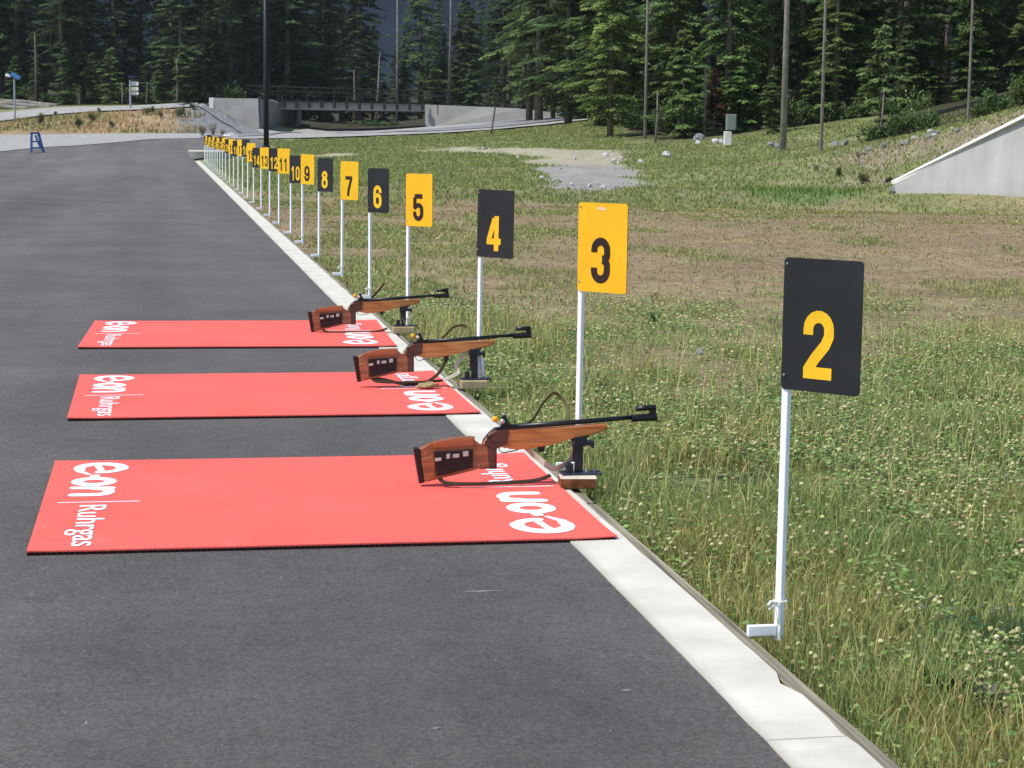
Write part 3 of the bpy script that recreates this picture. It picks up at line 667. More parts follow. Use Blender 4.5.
bm = bmesh.new(); q = A(640,262); tube(bm, [v3(q, -.013), v3(q, -.035)], .004, 6); bmesh.ops.create_icosphere(bm, subdivisions=2, radius=.009, matrix=Matrix.Translation(v3(q, -.037))); bobj('bolt_knob', bm, GUN, rc, True)
bm = bmesh.new(); prism(bm, [A(735,195), A(748,165), A(745,118), A(775,112), A(785,150), A(800,178), A(880,184)], -.012, .012, .002); rs = bobj('rear_sight', bm, GUN, r)
bm = bmesh.new(); q0 = A(676,140); q1 = A(716,138); tube(bm, [v3(q0), v3(A(684,140)), v3(A(710,139)), v3(q1)], [.008, .013, .013, .009], 10); bobj('sight_cap', bm, YCAP, rs, True)
bm = bmesh.new(); q0 = A(745,152); tube(bm, [v3(q0, -.013), v3(q0, -.026)], .0105, 10); bobj('sight_knob', bm, ALU, rs, True)
bm = bmesh.new(); q0 = A(755,98); q1 = A(760,112); tube(bm, [v3(q0), v3(q1)], .006, 8); bobj('sight_knob', bm, ALU, rs, True)
bm = bmesh.new(); tube(bm, [v3(B(712,182)), v3(B(874,174))], .0165, 12); prism(bm, [B(826,125), B(868,120), B(872,165), B(830,170)], -.010, .010, .001); prism(bm, [B(750,170), B(832,163), B(830,150), B(760,158)], -.006, .006, .001); fs = bobj('front_sight', bm, GUN, r)
bm = bmesh.new(); tube(bm, [v3(B(742,120)), v3(B(868,110))], .0125, 12); bobj('sight_tunnel', bm, GUN, fs, True)
bm = bmesh.new(); tube(bm, [v3(B(866,190)), v3(B(905,205))], .0028, 6); bobj('snow_cap_tab', bm, GUN, fs)
bm = bmesh.new()
strap(bm, smooth_path([v3(A(735,325)), v3(A(725,362)), v3(A(748,384)), v3(A(800,378)), v3(A(862,362)), v3(A(874,322))], 4), .012, .003); tg = bobj('trigger_guard', bm, GUN, r)
bm = bmesh.new(); strap(bm, smooth_path([v3(A(828,318)), v3(A(815,342)), v3(A(795,358))], 4), .007, .004); bobj('trigger', bm, ALU, tg)
bm = bmesh.new(); prism(bm, [C_(545,222), C_(640,208), C_(690,204), C_(690,209), C_(640,214), C_(545,228)], -.010, .010, .001); bobj('forend_shade', bm, GUN, r)  # shaded lower edge of the forend, added as a dark strip
bm = bmesh.new(); prism(bm, [C_(500,241), C_(530,238), C_(526,262), C_(506,264)], -.006, .006, .001); bobj('sling_swivel', bm, GUN, r)
# rifles 2 and 3
rifles = [r]
for (px, py, Yk, lab, rz) in ((356.6, 382.3, 12.22, 'target rifle with pale orange forend on the middle red mat', .0), (310.6, 332.3, 15.62, 'target rifle with black barrel on the farthest red mat', .0)):
    c = copy_tree(r); c.location = tuple(onplane(px, py, Yk)); c['label'] = lab; rifles.append(c)
for o in bpy.data.objects:
    if o.parent == rifles[1]: o.color = (1.05, 1.2, 1.35, 1)
    if o.parent == rifles[2]: o.color = (.85, .95, 1.0, 1)
# slings: one set per rifle
def sling_set(root, kind):
    Y0 = .035
    bm = bmesh.new()
    if kind == 0:
        pts = [v3(B(40,232), Y0), v3(B(95,190), Y0), v3(B(150,110), Y0+.02), v3(B(195,60), Y0+.03), v3(B(232,30), Y0+.03), v3(B(268,48), Y0+.03), v3(B(302,92), Y0+.02), v3(B(322,150), Y0), v3(B(300,205), Y0)]
    elif kind == 1:
        pts = [v3(B(100,215), Y0), v3(B(150,165), Y0), v3(B(200,120), Y0+.02), v3(B(265,100), Y0+.03), v3(B(320,110), Y0+.03), v3(B(350,150), Y0), v3(B(345,200), Y0)]
    else:
        pts = [v3(B(30,210), Y0), v3(B(90,150), Y0), v3(B(150,80), Y0+.01), v3(B(175,50), Y0+.01)]
    strap(bm, smooth_path(pts, 5), .018, .004, face=.8); bobj('sling', bm, [WEBO, WEBO, WEBD][kind], root)
    zf = .012-root.location.z+.012
    bm = bmesh.new()
    f = lambda px, dy=0, z=None: None
    t0 = A(285,566)
    pts = [(t0[0], -.02, t0[1])]
    for u, dy, z in ((.12, -.05, .010), (.22, -.07, .006), (.34, -.06, .005), (.46, -.04, .006), (.54, -.03, .012), (.60, -.02, .03)):
        pts.append((u, dy, z))
    strap(bm, smooth_path(pts, 5), .022, .004, (0, .9, .45)); bobj('sling', bm, WEBD, root)
    if kind == 0:
        bm = bmesh.new(); pts = [v3(B(-150,300), .03), v3(B(-20,360), .06), v3(B(50,378), .08), v3(B(120,440), .08), v3(B(215,508), .03), v3(B(290,482), .02), v3(B(338,430), .01), v3(B(350,370), .0), v3(B(338,325), -.01)]
        strap(bm, smooth_path(pts, 5), .028, .004, face=1.2); bobj('sling', bm, WEBL, root)
    if kind == 1:
        bm = bmesh.new(); pts = [v3(C_(515,262), -.01), v3(C_(470,330), -.03), v3(C_(400,372), -.05), v3(C_(300,380), -.05), v3(C_(210,362), -.03), (t0[0]+.01, -.02, t0[1])]
        strap(bm, smooth_path(pts, 5), .020, .004, face=.8); bobj('sling', bm, WEBD, root)
        bm = bmesh.new(); pts = [v3(B(300,330), -.0), v3(B(255,390), .0), v3(B(215,450), .0), v3(B(235,500), -.02), v3(B(150,540), -.05), v3(B(90,560), -.06)]
        strap(bm, smooth_path(pts, 5), .024, .004, face=.9); bobj('sling', bm, WEBL, root)
for k, rr in enumerate(rifles): sling_set(rr, k)
# rests and blocks
STB = plain('black_rest_paint', (.014, .015, .020), .45, .4)
STL = plain('dark_blue_plate', (.02, .028, .05), .4, .4)
WB = wood_mat('block_wood', (.30, .13, .06), (.44, .22, .11)); WB.node_tree.nodes['Principled BSDF'].inputs['Coat Weight'].default_value = 0; WB.node_tree.nodes['Principled BSDF'].inputs['Roughness'].default_value = .8
WT = plain('pale_block_wood', (.40, .31, .17), .85, .1, var=.25, scale=12)
WTOP = plain('sunlit_block_top', (.60, .53, .42), .85, .1, var=.15, scale=12)  # sunlight on the block's top painted in as a paler material
BLKC = plain('shaded_block_front', (.17, .065, .03), .85, .1, var=.45, scale=25)  # remaining block faces, their shade painted in as darker wood
zb0 = .012
labs = ['under the nearest rifle', 'under the middle rifle', 'under the farthest rifle']
for k, rr in enumerate(rifles):
    lx, ly, lz = rr.location
    bx = B(372,600)[0]+lx
    # block
    bm = bmesh.new(); box(bm, (0, 0, .024), (.165, .13, .048), None, .003)
    for f in bm.faces:
        f.normal_update()
        if f.normal.z > .7: f.material_index = 1
    o = bobj('wood_block', bm, [BLKC if k == 0 else WT, WTOP if k == 0 else WT]); o.location = (bx-.012, ly-.03, zb0); o.rotation_euler = (0, 0, [-.10, .05, .02][k])
    if k == 0: o.location = (bx-.015, ly-.06, zb0)
    tag(o, ['reddish brown wood block with pale sunlit top ', 'tan wood block ', 'greyish tan wood block '][k]+'below the rifle rest '+labs[k], 'wood block', 'wood blocks carrying the rifle rests')
    zt = zb0+.049; zc = B(370,325)[1]+lz
    t = empty('rifle_rest', (bx, ly-.01, zt), 0, 'black metal rest with flat base plate holding the forend '+labs[k], 'rifle rest', 'black rests holding the rifles')
    Hs = zc-zt
    bm = bmesh.new(); box(bm, (.012, 0, .004), (.19, .085, .008), None, .002); bobj('base_plate', bm, STL, t)
    bm = bmesh.new(); box(bm, (.0, .006, .008+(Hs-.02)/2), (.036, .024, Hs-.022), None, .003); bobj('column', bm, STB, t)
    bm = bmesh.new(); box(bm, (-.022, .006, .05+(Hs-.06)/2), (.010, .018, Hs-.07), None, .002); bobj('side_bar', bm, STB, t)
    bm = bmesh.new(); box(bm, (-.045, -.004, .028), (.030, .036, .042), None, .003); bobj('clamp', bm, STB, t)
    bm = bmesh.new(); tube(bm, [(.03, -.02, .01), (.03, -.02, .035)], .006, 8); tube(bm, [(.075, .015, .008), (.075, .015, .016)], .008, 8); bobj('bolt', bm, STEEL, t)
    bm = bmesh.new(); w0 = Hs
    prism(bm, [(-.034, w0-.026), (.045, w0-.012), (.054, w0-.028), (.064, w0-.030), (.062, w0+.004), (.03, w0-.002), (-.036, w0-.012)], -.030, .030, .002)
    box(bm, (.0, -.030, w0+.006), (.06, .006, .034), None, .001); box(bm, (.0, .030, w0+.006), (.06, .006, .034), None, .001)
    bobj('cradle', bm, STB, t)
    if k == 1:
        bm = bmesh.new(); tube(bm, smooth_path([(.045, .0, Hs-.03), (.05, -.01, Hs*.5), (.06, -.01, .02)], 4), .011, 7); bobj('spring', bm, plain('grey_steel', (.4, .42, .48), .3, .5, metal=.6), t)
# crumpled pale cloth / webbing beside the middle block, small knob of tape
bm = bmesh.new(); c0 = onplane(445, 383, 12.2)
CLOTH = plain('olive_tan_cloth', (.34, .25, .12), .9, .1, var=.3, scale=30)
bmesh.ops.create_icosphere(bm, subdivisions=3, radius=1)
for v in bm.verts:
    n = fbm(v.co.x*2.2+5, v.co.y*2.2+v.co.z*1.7, 3); v.co = Vector((v.co.x*.075*(.3+n*1.3), v.co.y*.045*(.3+n*1.3), max(-.2, v.co.z)*.026*(.1+n*1.8)))
o = bobj('strap_bundle', bm, CLOTH, None, True); o.location = (1.60, 12.12, .032); tag(o, 'crumpled tan strap bundle lying on the middle mat beside the wood block', 'strap')
# ------------------------------------------------------------------ meadow
def frustum_pts(n, d0, d1, margin=.05, xmin=1.885, dens_pow=1.0):
    u = rng.random(n); D = np.sqrt(d0*d0+u*(d1*d1-d0*d0))
    lat = (rng.random(n)*(1+2*margin)-.5-margin)*.512*D*1.06
    x = D*FH[0]+lat*RH[0]; y = D*FH[1]+lat*RH[1]
    k = x > xmin; return x[k], y[k], D[k]
def gz_at(x, y): return H(x, y)-.065+(fbm(x*1.2, y*1.2, 3)-.5)*.05*np.where(y < 60, 1, 3)
def blades(x, y, h, w, lean, cols):
    n = len(x); z = gz_at(x, y)-.004; a = rng.random(n)*2*np.pi; b = rng.random(n)*2*np.pi
    dx, dy = np.cos(a)*w/2, np.sin(a)*w/2; lx, ly = np.cos(b)*lean*h, np.sin(b)*lean*h
    V = np.empty((n, 5, 3), np.float32)
    V[:, 0] = np.c_[x-dx, y-dy, z]; V[:, 1] = np.c_[x+dx, y+dy, z]
    V[:, 2] = np.c_[x+dx*.8+lx*.3, y+dy*.8+ly*.3, z+h*.6]; V[:, 3] = np.c_[x-dx*.8+lx*.3, y-dy*.8+ly*.3, z+h*.6]
    V[:, 4] = np.c_[x+lx, y+ly, z+h*.98]
    o = (np.arange(n)*5)[:, None]
    F = np.concatenate([o+np.array([0, 1, 2]), o+np.array([0, 2, 3]), o+np.array([3, 2, 4])])
    C = np.repeat(cols, 5, 0)
    return V.reshape(-1, 3), F, C
def cat(parts):
    V, F, C, o = [], [], [], 0
    for v, f, c in parts: V.append(v); F.append(f+o); C.append(c); o += len(v)
    return np.concatenate(V), np.concatenate(F), np.concatenate(C)
GRASSM = vcol_mat('grass_blade', rough=.6, trans=.42, spec=.2)
CLOVM = vcol_mat('clover', rough=.65, trans=.2, spec=.2)
parts = []
def gcols(n, pal, wts):
    pal = np.array(pal)*np.array([1.50, 1.40, 1.14]); k = rng.choice(len(pal), n, p=np.array(wts)/sum(wts)); return pal[k]*(.7+.6*rng.random((n, 1)))
PAL = [(.22, .255, .100), (.16, .215, .080), (.31, .30, .145), (.38, .325, .19), (.125, .175, .065)]
def pix_y(x, y):
    pp = np.stack([x, y, H(x, y)], -1)-CAM; return 384-FPX*(pp@UP)/(pp@FW)
def Dwall(c): return 55.8+(c-895)/129*(-3.0)
# tall fine blades near
x, y, D = frustum_pts(300000, 3.6, 19); g = green_mask(x, y); tuft = fbm(x*2.4+4, y*2.4, 3)
k = rng.random(len(x)) < np.clip(g*1.1-.1, 0, 1)*np.clip(.55+(tuft-.45)*3, .2, 1)*np.interp(D, [12, 18.8], [1, .12]); x, y, D, tuft = x[k], y[k], D[k], tuft[k]
edge = sstep(1.87, 2.1, x)
cl_ = sstep(.38, .68, fbm(x*2.9+31, y*2.3, 3)); h = (.035+.12*rng.random(len(x))**1.5)*(.45+1.1*cl_)*(.7+.9*np.clip(tuft-.3, 0, .5))*(.55+.45*edge)*np.interp(D, [5, 12, 19], [1, .85, .55])
parts.append(blades(x, y, h, .0035+.0028*D/10, .25+.35*rng.random(len(x)), gcols(len(x), PAL, [5, 3, 3.0, 2.2, 2])))
x, y, D = frustum_pts(70000, 3.6, 9)
parts.append(blades(x, y, .03+.09*rng.random(len(x)), .0038+.001*D/10, .3+.4*rng.random(len(x)), gcols(len(x), PAL, [5, 3, 3, 2, 2])))
for q_ in range(len(parts)):
    v_, f_, c_ = parts[q_]; t_ = sstep(.36, .64, fbm(v_[::5, 0]*1.0+60, v_[::5, 1]*.7, 3))[:, None]
    parts[q_] = (v_, f_, c_*np.repeat(np.array([1.05, .98, .92])*t_+np.array([.86, .98, .92])*(1-t_), 5, 0))
# tall seed stalks
x, y, D = frustum_pts(20000, 3.6, 17); k = rng.random(len(x)) < green_mask(x, y)*np.clip(fbm(x*1.1+9, y*1.1, 3)*3-1, 0, 1); x, y, D = x[k], y[k], D[k]
parts.append(blades(x, y, .13+.14*rng.random(len(x)), .003+.0022*D/10, .2+.2*rng.random(len(x)), gcols(len(x), [(.34, .34, .16), (.28, .32, .13), (.42, .36, .21)], [3, 3, 2])))
# mid tufts
x, y, D = frustum_pts(290000, 12, 46); g = green_mask(x, y); k = rng.random(len(x)) < np.clip(g*1.25-.16, .13, 1)*np.interp(D, [12, 18], [.25, 1]); x, y, D, g = x[k], y[k], D[k], g[k]
dry = (rng.random(len(x)) > g*.95)[:, None]
cc = np.where(dry, gcols(len(x), [(.25, .20, .115), (.21, .19, .10), (.19, .20, .085)], [2, 2, 1.5]), gcols(len(x), PAL, [4, 2.5, 3.2, 1.3, 1]))
parts.append(blades(x, y, (.025+.06*rng.random(len(x)))*(.5+g*.8), .006+.0075*D/20, .3+.5*rng.random(len(x)), cc))
# far short grass
x, y, D = frustum_pts(330000, 44, 152); c = colpx(x, y); g = green_mask(x, y)*(1-gravel_mask(x, y))*(1-.97*sand_mask(c, D, x, y))
k = (rng.random(len(x)) < np.clip(g*1.2-.15, 0, 1)) & ~((D > 104) & (c > 620)) & (x > 2.3) & ((D < 95) | (pix_y(x, y) > np.interp(c, [200, 240, 290, 380, 420, 470, 549, 598], [141, 140.5, 139.8, 136.6, 135, 132.4, 125.8, 119.8]))) & ~((D > 100) & (x < 6.8)) & ~((c > 890) & (D > Dwall(c)-.1) & (D < 58.5)); x, y, D = x[k], y[k], D[k]
lushk = (np.hypot((colpx(x, y)-800)/62, (D-58)/4) < 1.0+.3*(rng.random(len(x))-.5))
cc = gcols(len(x), [(.175, .215, .085), (.135, .18, .065), (.22, .22, .11)], [3, 2, 2]); cc[lushk] = cc[lushk]*np.array([.70, .88, .65])
parts.append(blades(x, y, (.05+.09*rng.random(len(x)))*np.where(lushk, 1.7, 1), .02+.022*D/60, .3+.5*rng.random(len(x)), cc))
# dry grass of the far bank
n = 9000; xx = rng.uniform(-26, 6, n); yy = rng.uniform(141, 163, n)
gb = H(xx, yy); k = (fbm(xx*.5, yy*.5, 3) > .38); xx, yy = xx[k], yy[k]
pp = np.stack([xx, yy, H(xx, yy)], -1)-CAM; dd = pp@FW; pxx = 512+FPX*(pp@RT)/dd; pyy = 384-FPX*(pp@UP)/dd
inb = (pxx < 205) & (pyy < 132.5) & (pyy > np.interp(pxx, [0, 45, 90, 140, 209], [122.5, 117, 113.5, 111, 107.5])); xx, yy = xx[inb], yy[inb]
n4 = fbm(xx*.35, yy*.5, 4)
cc = gcols(len(xx), [(.34, .26, .15), (.26, .20, .11)], [1, 1]); gg = n4 > .56; cc[gg] = gcols(int(gg.sum()), [(.13, .15, .05), (.19, .19, .08)], [1, 1])
parts.append(blades(xx, yy, .15+.3*rng.random(len(xx)), np.full(len(xx), .10), .3+.4*rng.random(len(xx)), cc))
V, F, C = cat(parts)
tag(npmesh('meadow_grass', V, F, GRASSM, col=C), 'green and straw coloured grass of the meadow beyond the kerb', 'grass', kind='stuff')
# clover: leaves, stems, heads
def leaves(x, y, z, s, cols):
    n = len(x); a = rng.random(n)*2*np.pi; t = .15+.7*rng.random(n); b = rng.random(n)*2*np.pi
    ux = np.c_[np.cos(a), np.sin(a), (rng.random(n)-.5)*t]; vx = np.c_[-np.sin(a), np.cos(a), (rng.random(n)-.5)*t*1.4]
    c = np.c_[x, y, z]; s = s[:, None]
    V = np.stack([c-ux*s, c-vx*s*.75, c+ux*s, c+vx*s*.75], 1).reshape(-1, 3)
    o = (np.arange(n)*4)[:, None]; F = np.concatenate([o+np.array([0, 1, 2]), o+np.array([0, 2, 3])])
    return V, F, np.repeat(cols, 4, 0)
def heads(x, y, z, s, cols):
    n = len(x); T = []
    prof = [(0, -.75), (.85, -.35), (1.0, .15), (.62, .72), (0, .95)]
    tv = [(0, 0, prof[0][1])]
    for rr_, zz in prof[1:4]: tv += [(rr_*math.cos(q), rr_*math.sin(q), zz) for q in np.arange(6)*math.pi/3]
    tv.append((0, 0, prof[4][1])); tv = np.array(tv); f = []
    for i in range(6):
        j = (i+1) % 6; f.append((0, 1+j, 1+i))
        for q in (0, 1): f += [(1+q*6+i, 1+q*6+j, 7+q*6+j), (1+q*6+i, 7+q*6+j, 7+q*6+i)]
        f.append((13+i, 13+j, 19))
    f = np.array(f); nv = len(tv)
    V = tv[None]*s[:, None, None]*(1+.35*(rng.random((n, nv, 1))-.5))+np.c_[x, y, z][:, None]
    F = (np.arange(n)*nv)[:, None, None]+f[None]
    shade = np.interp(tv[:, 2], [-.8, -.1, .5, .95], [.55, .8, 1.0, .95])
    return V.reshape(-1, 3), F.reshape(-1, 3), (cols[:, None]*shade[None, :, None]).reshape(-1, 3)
parts = []
x, y, D = frustum_pts(330000, 3.6, 20); cl = fbm(x*1.5+40, y*1.1+3, 3); g = green_mask(x, y)
k = rng.random(len(x)) < g*np.clip((cl-.36)*4.5, .12, 1)*np.interp(D, [12, 19.8], [1, .15]); x, y, D = x[k], y[k], D[k]
parts.append(leaves(x, y, gz_at(x, y)+(.015+.075*rng.random(len(x))**1.2)*(.6+.4*sstep(1.87, 2.1, x)), (.008+.008*rng.random(len(x)))*np.interp(D, [4, 20], [1.0, 1.4]), gcols(len(x), [(.135, .225, .080), (.095, .18, .06), (.18, .26, .10), (.23, .27, .13)], [4, 3, 3, 1.5])))
x, y, D = frustum_pts(75000, 13, 46); g = green_mask(x, y); k = rng.random(len(x)) < np.clip(g*1.3-.4, 0, 1)*np.interp(D, [13, 19], [.2, 1]); x, y, D = x[k], y[k], D[k]
parts.append(leaves(x, y, gz_at(x, y)+.01+.05*rng.random(len(x)), (.012+.010*rng.random(len(x)))*D/20, gcols(len(x), [(.16, .23, .09), (.11, .18, .065), (.22, .27, .12)], [4, 2, 3])))
x, y, D = frustum_pts(38000, 3.6, 20); cl = fbm(x*1.5+40, y*1.1+3, 3); g = green_mask(x, y)
k = rng.random(len(x)) < g*np.clip((cl-.34)*4.2, .10, 1)*np.interp(D, [6, 10, 15, 20], [1, .62, .5, .15]); x, y, D = x[k], y[k], D[k]
hz = gz_at(x, y)+(.055+.10*rng.random(len(x)))*(.6+.4*sstep(1.87, 2.1, x))
hc = gcols(len(x), [(.38, .38, .22), (.33, .32, .18), (.26, .19, .11), (.38, .34, .25), (.31, .32, .17)], [4, 4, 2.2, 1.6, 3])
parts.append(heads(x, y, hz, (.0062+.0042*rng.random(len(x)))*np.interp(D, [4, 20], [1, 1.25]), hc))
n = len(x); st_ = np.stack([np.c_[x-.001, y, hz-.10], np.c_[x+.001, y, hz-.10], np.c_[x, y, hz]], 1).reshape(-1, 3)
parts.append((st_, (np.arange(n)*3)[:, None]+np.array([0, 1, 2]), np.full((3*n, 3), (.20, .25, .10))))
x, y, D = frustum_pts(19000, 14, 48); g = green_mask(x, y); k = rng.random(len(x)) < np.clip(g*1.3-.35, 0, 1); x, y, D = x[k], y[k], D[k]
parts.append(leaves(x, y, gz_at(x, y)+.05+.05*rng.random(len(x)), (.007+.005*rng.random(len(x)))*D/20, gcols(len(x), [(.32, .32, .19), (.29, .27, .15)], [1, 1])))
V, F, C = cat(parts)
tag(npmesh('clover_cover', V, F, CLOVM, col=C), 'flowering white clover spreading through the meadow grass', 'clover', kind='stuff')
# single weeds standing out of the meadow
def weed(px, py, s, ncol, lab, nl=26, wide=.5):
    p = onz(px, py, -.05); V, F, C, o = [], [], [], 0
    for k in range(nl):
        a = R_.uniform(0, 2*math.pi); l = s*R_.uniform(.5, 1); e = R_.uniform(.25, 1.1); w = l*wide*.5
        d = np.array([math.cos(a)*math.cos(e), math.sin(a)*math.cos(e), math.sin(e)]); sd = np.array([-math.sin(a), math.cos(a), 0]); dn = np.array([0, 0, -1])
        q = np.array([0, 0, s*.12*R_.random()])
        vs = [q, q+d*l*.45+sd*w, q+d*l+dn*l*.25, q+d*l*.45-sd*w]; V += vs; F += [(o, o+1, o+2), (o, o+2, o+3)]; o += 4
        C += [np.array(ncol)*R_.uniform(.7, 1.3)]*4
    ob = npmesh('weed_plant', np.array(V), F, CLOVM, col=np.array(C)); ob.location = tuple(p); return tag(ob, lab, 'weed')
weed(962, 700, .13, (.035, .105, .025), 'dark green broadleaf weed in the meadow at lower right', 30)
weed(940, 690, .11, (.04, .12, .03), 'smaller bright green weed just left of the dark broadleaf weed', 24)
weed(778, 408, .10, (.05, .12, .03), 'small broad weed growing behind the post of sign 2', 16)
weed(655, 322, .14, (.07, .13, .04), 'low bushy weed between signs 3 and 2 on the dry ground', 24)
w = weed(990, 706, .10, (.22, .20, .17), 'greyish mauve thistle head at the right edge of the meadow', 46, .22); w['category'] = 'thistle'
# ------------------------------------------------------------------ concrete structures
CONC = plain('grey_concrete', (.39, .38, .355), .9, .15, var=.08, scale=1.0, bump=.2, bscale=15)
N = CONC.node_tree.nodes; L = CONC.node_tree.links; b = N['Principled BSDF']; src = b.inputs['Base Color'].links[0].from_socket
tc = N.new('ShaderNodeTexCoord'); mp = N.new('ShaderNodeMapping'); mp.inputs['Scale'].default_value = (2.2, 2.2, .10); nz = N.new('ShaderNodeTexNoise'); nz.inputs['Scale'].default_value = 1; nz.inputs['Detail'].default_value = 7
L.new(tc.outputs['Object'], mp.inputs['Vector']); L.new(mp.outputs[0], nz.inputs['Vector']); mr = N.new('ShaderNodeMapRange'); mr.inputs[1].default_value = .35; mr.inputs[2].default_value = .7; mr.inputs[3].default_value = .88; mr.inputs[4].default_value = 1.05
L.new(nz.outputs['Fac'], mr.inputs[0]); mx = N.new('ShaderNodeMix'); mx.data_type = 'RGBA'; mx.blend_type = 'MULTIPLY'; mx.inputs[0].default_value = 1; L.new(src, mx.inputs[6]); L.new(mr.outputs[0], mx.inputs[7]); L.new(mx.outputs[2], b.inputs['Base Color'])
CONT = plain('pale_sunlit_concrete', (.60, .585, .53), .9, .15, var=.06, scale=2)
CONB = plain('bridge_concrete', (.235, .23, .215), .9, .15, var=.12, scale=.6)
def slab(bm, pts, thick):
    """polygon of (px,py,D) as a wall face, thickened away along the ground direction"""
    a = [Vector(P(*q)) for q in pts]; b = [v+Vector((FH[0]*thick, FH[1]*thick, 0)) for v in a]; n = len(a)
    va = [bm.verts.new(v) for v in a]; vb = [bm.verts.new(v) for v in b]
    bm.faces.new(va); bm.faces.new(vb[::-1])
    for i in range(n): bm.faces.new((va[i], va[(i+1) % n], vb[(i+1) % n], vb[i]))
# right wall with coping
rw = empty('retaining_wall', tuple(P(960, 195, 54.5)), 0, 'sloping pale concrete retaining wall at the right edge of the field', 'wall')
def local(root, fn):
    bm = bmesh.new(); fn(bm); o = Vector(root.location)
    for v in bm.verts: v.co -= o
    return bm
def Dw(px): return 55.8+(px-895)/129*(-3.0)
bobj('wall', local(rw, lambda bm: slab(bm, [(895,198,Dw(895)),(895,184,Dw(895)),(1024,119.5,Dw(1024)),(1150,59,Dw(1150)),(1150,203,Dw(1150))], .35)), CONC, rw)
bobj('coping', local(rw, lambda bm: slab(bm, [(894.2,184.2,Dw(893)-.02),(894.2,181.4,Dw(893)-.02),(1024,116.4,Dw(1024)-.02),(1150,55.5,Dw(1150)-.02),(1150,58.9,Dw(1150)-.02),(1024,119.4,Dw(1024)-.02)], .47)), CONT, rw)  # colour brightened: sunlight on the wall top is painted in
bobj('expansion_joint', local(rw, lambda bm: slab(bm, [(917,196,Dw(917)-.012),(917,175,Dw(917)-.012),(917.8,174.6,Dw(918)-.012),(917.8,196,Dw(918)-.012)], .01)), CONB, rw)
# bridge
DARK = plain('dark_rail', (.026, .026, .023), .85, .1)
BRK = plain('dark_bracket', (.02, .02, .02), .7, .2)
br = empty('road_bridge', tuple(P(340, 130, 172)), 0, 'low concrete road bridge with dark railing and pale wing walls', 'bridge')
bobj('wing_wall', local(br, lambda bm: slab(bm, [(210,97.8,160),(258,98.6,157.2),(259.5,136,157.2),(247,136,157.2),(213,114,160)], 1.0)), CONB, br)
bobj('wing_wall', local(br, lambda bm: (slab(bm, [(209,97.6,159.8),(213.5,97.6,159.8),(213.5,112,159.8),(209,108,159.8)], 1.6))), CONT, br)
bobj('abutment', local(br, lambda bm: slab(bm, [(259.6,99,157.6),(268,99.2,160),(294,110,171),(294,134,171),(270,137,160),(259.6,137,157.6)], 6)), CONB, br)
bobj('abutment', local(br, lambda bm: slab(bm, [(425,104.5,166),(436,104.8,166),(436,130,166),(425,129,166)], 10)), CONB, br)
bobj('wing_wall', local(br, lambda bm: slab(bm, [(425,104.5,165.5),(482,106.8,163),(520,108.5,161),(545,111.5,160),(566,114.2,159),(566,119,159),(520,122,161),(482,126,163),(425,130,165.5)], .8)), CONB, br)
bobj('deck', local(br, lambda bm: slab(bm, [(262,100.6,165),(426,104.2,166),(426,111.6,166),(262,109.2,165)], 9)), plain('girder_concrete', (.34, .33, .29), .9, .1, var=.15, scale=.8), br)
bobj('deck_kerb', local(br, lambda bm: slab(bm, [(262,98.6,164.7),(426,102.8,165.7),(426,104.2,165.7),(262,100.3,164.7)], .5)), DARK, br)
for k in range(13):
    px = 271+k*12.6; py = np.interp(px, [262, 426], [100.5, 104.4])
    br_p = bobj('girder_bracket', local(br, lambda bm: slab(bm, [(px-1.5,py-1,164.5),(px+1.5,py-1,164.5),(px+1.3,py+6.4,164.5),(px-1.3,py+6.4,164.5)], .5)), BRK, br)
rl = bobj('railing', local(br, lambda bm: [slab(bm, [(246,y0,164.4),(450,y0+6.5,165.6),(450,y0+6.5+w_,165.6),(246,y0+w_,164.4)], .15) for y0, w_ in ((84.6, 1.1), (89.0, .6), (93.2, .6))]), DARK, br)
for k in range(15):
    px = 250+k*14; py = np.interp(px, [246, 450], [84.8, 91.4])
    bobj('railing_post', local(br, lambda bm: slab(bm, [(px-.45,py,164.6),(px+.45,py,164.6),(px+.45,py+15,164.6),(px-.45,py+15,164.6)], .12)), DARK, rl)
bobj('railing', local(br, lambda bm: [slab(bm, [(246,y0,174),(455,y0+6,175),(455,y0+6.8,175),(246,y0+.8,174)], .15) for y0 in (85.5, 90.5)]), DARK, br)
# raised end block of the kerb
eb = bmesh.new(); p = hit(199, 158)
prof = []
c0 = Vector((p[0]+.75, p[1]+1.8, h1(p[0], p[1])-.1))
lathe(eb, [(1.1, 0), (1.3, .42), (1.22, .48), (0.01, .49)], 28, c0)
o = bobj('concrete_block', eb, plain('buff_concrete', (.42, .40, .33), .9, .1)); tag(o, 'rounded pale concrete end block behind the last number signs', 'concrete block')
# light pole
POLE = plain('black_pole_paint', (.010, .010, .011), .5, .3)
p = hit(266.3, 148); lp = empty('light_pole', tuple(p), 0, 'tall black light pole rising behind the far number signs', 'light pole')
bm = bmesh.new(); lathe(bm, [(.16, -.3), (.155, 4), (.14, 9.4), (.02, 9.45)], 14); bobj('pole', bm, POLE, lp, True)
bm = bmesh.new(); lathe(bm, [(.24, -.1), (.24, .12), (.17, .16)], 14); bobj('base_flange', bm, POLE, lp)
bm = bmesh.new(); box(bm, (.7, 0, 9.3), (1.4, .09, .09)); box(bm, (1.5, 0, 9.28), (.6, .3, .12), None, .03); bobj('lamp_head', bm, POLE, lp)
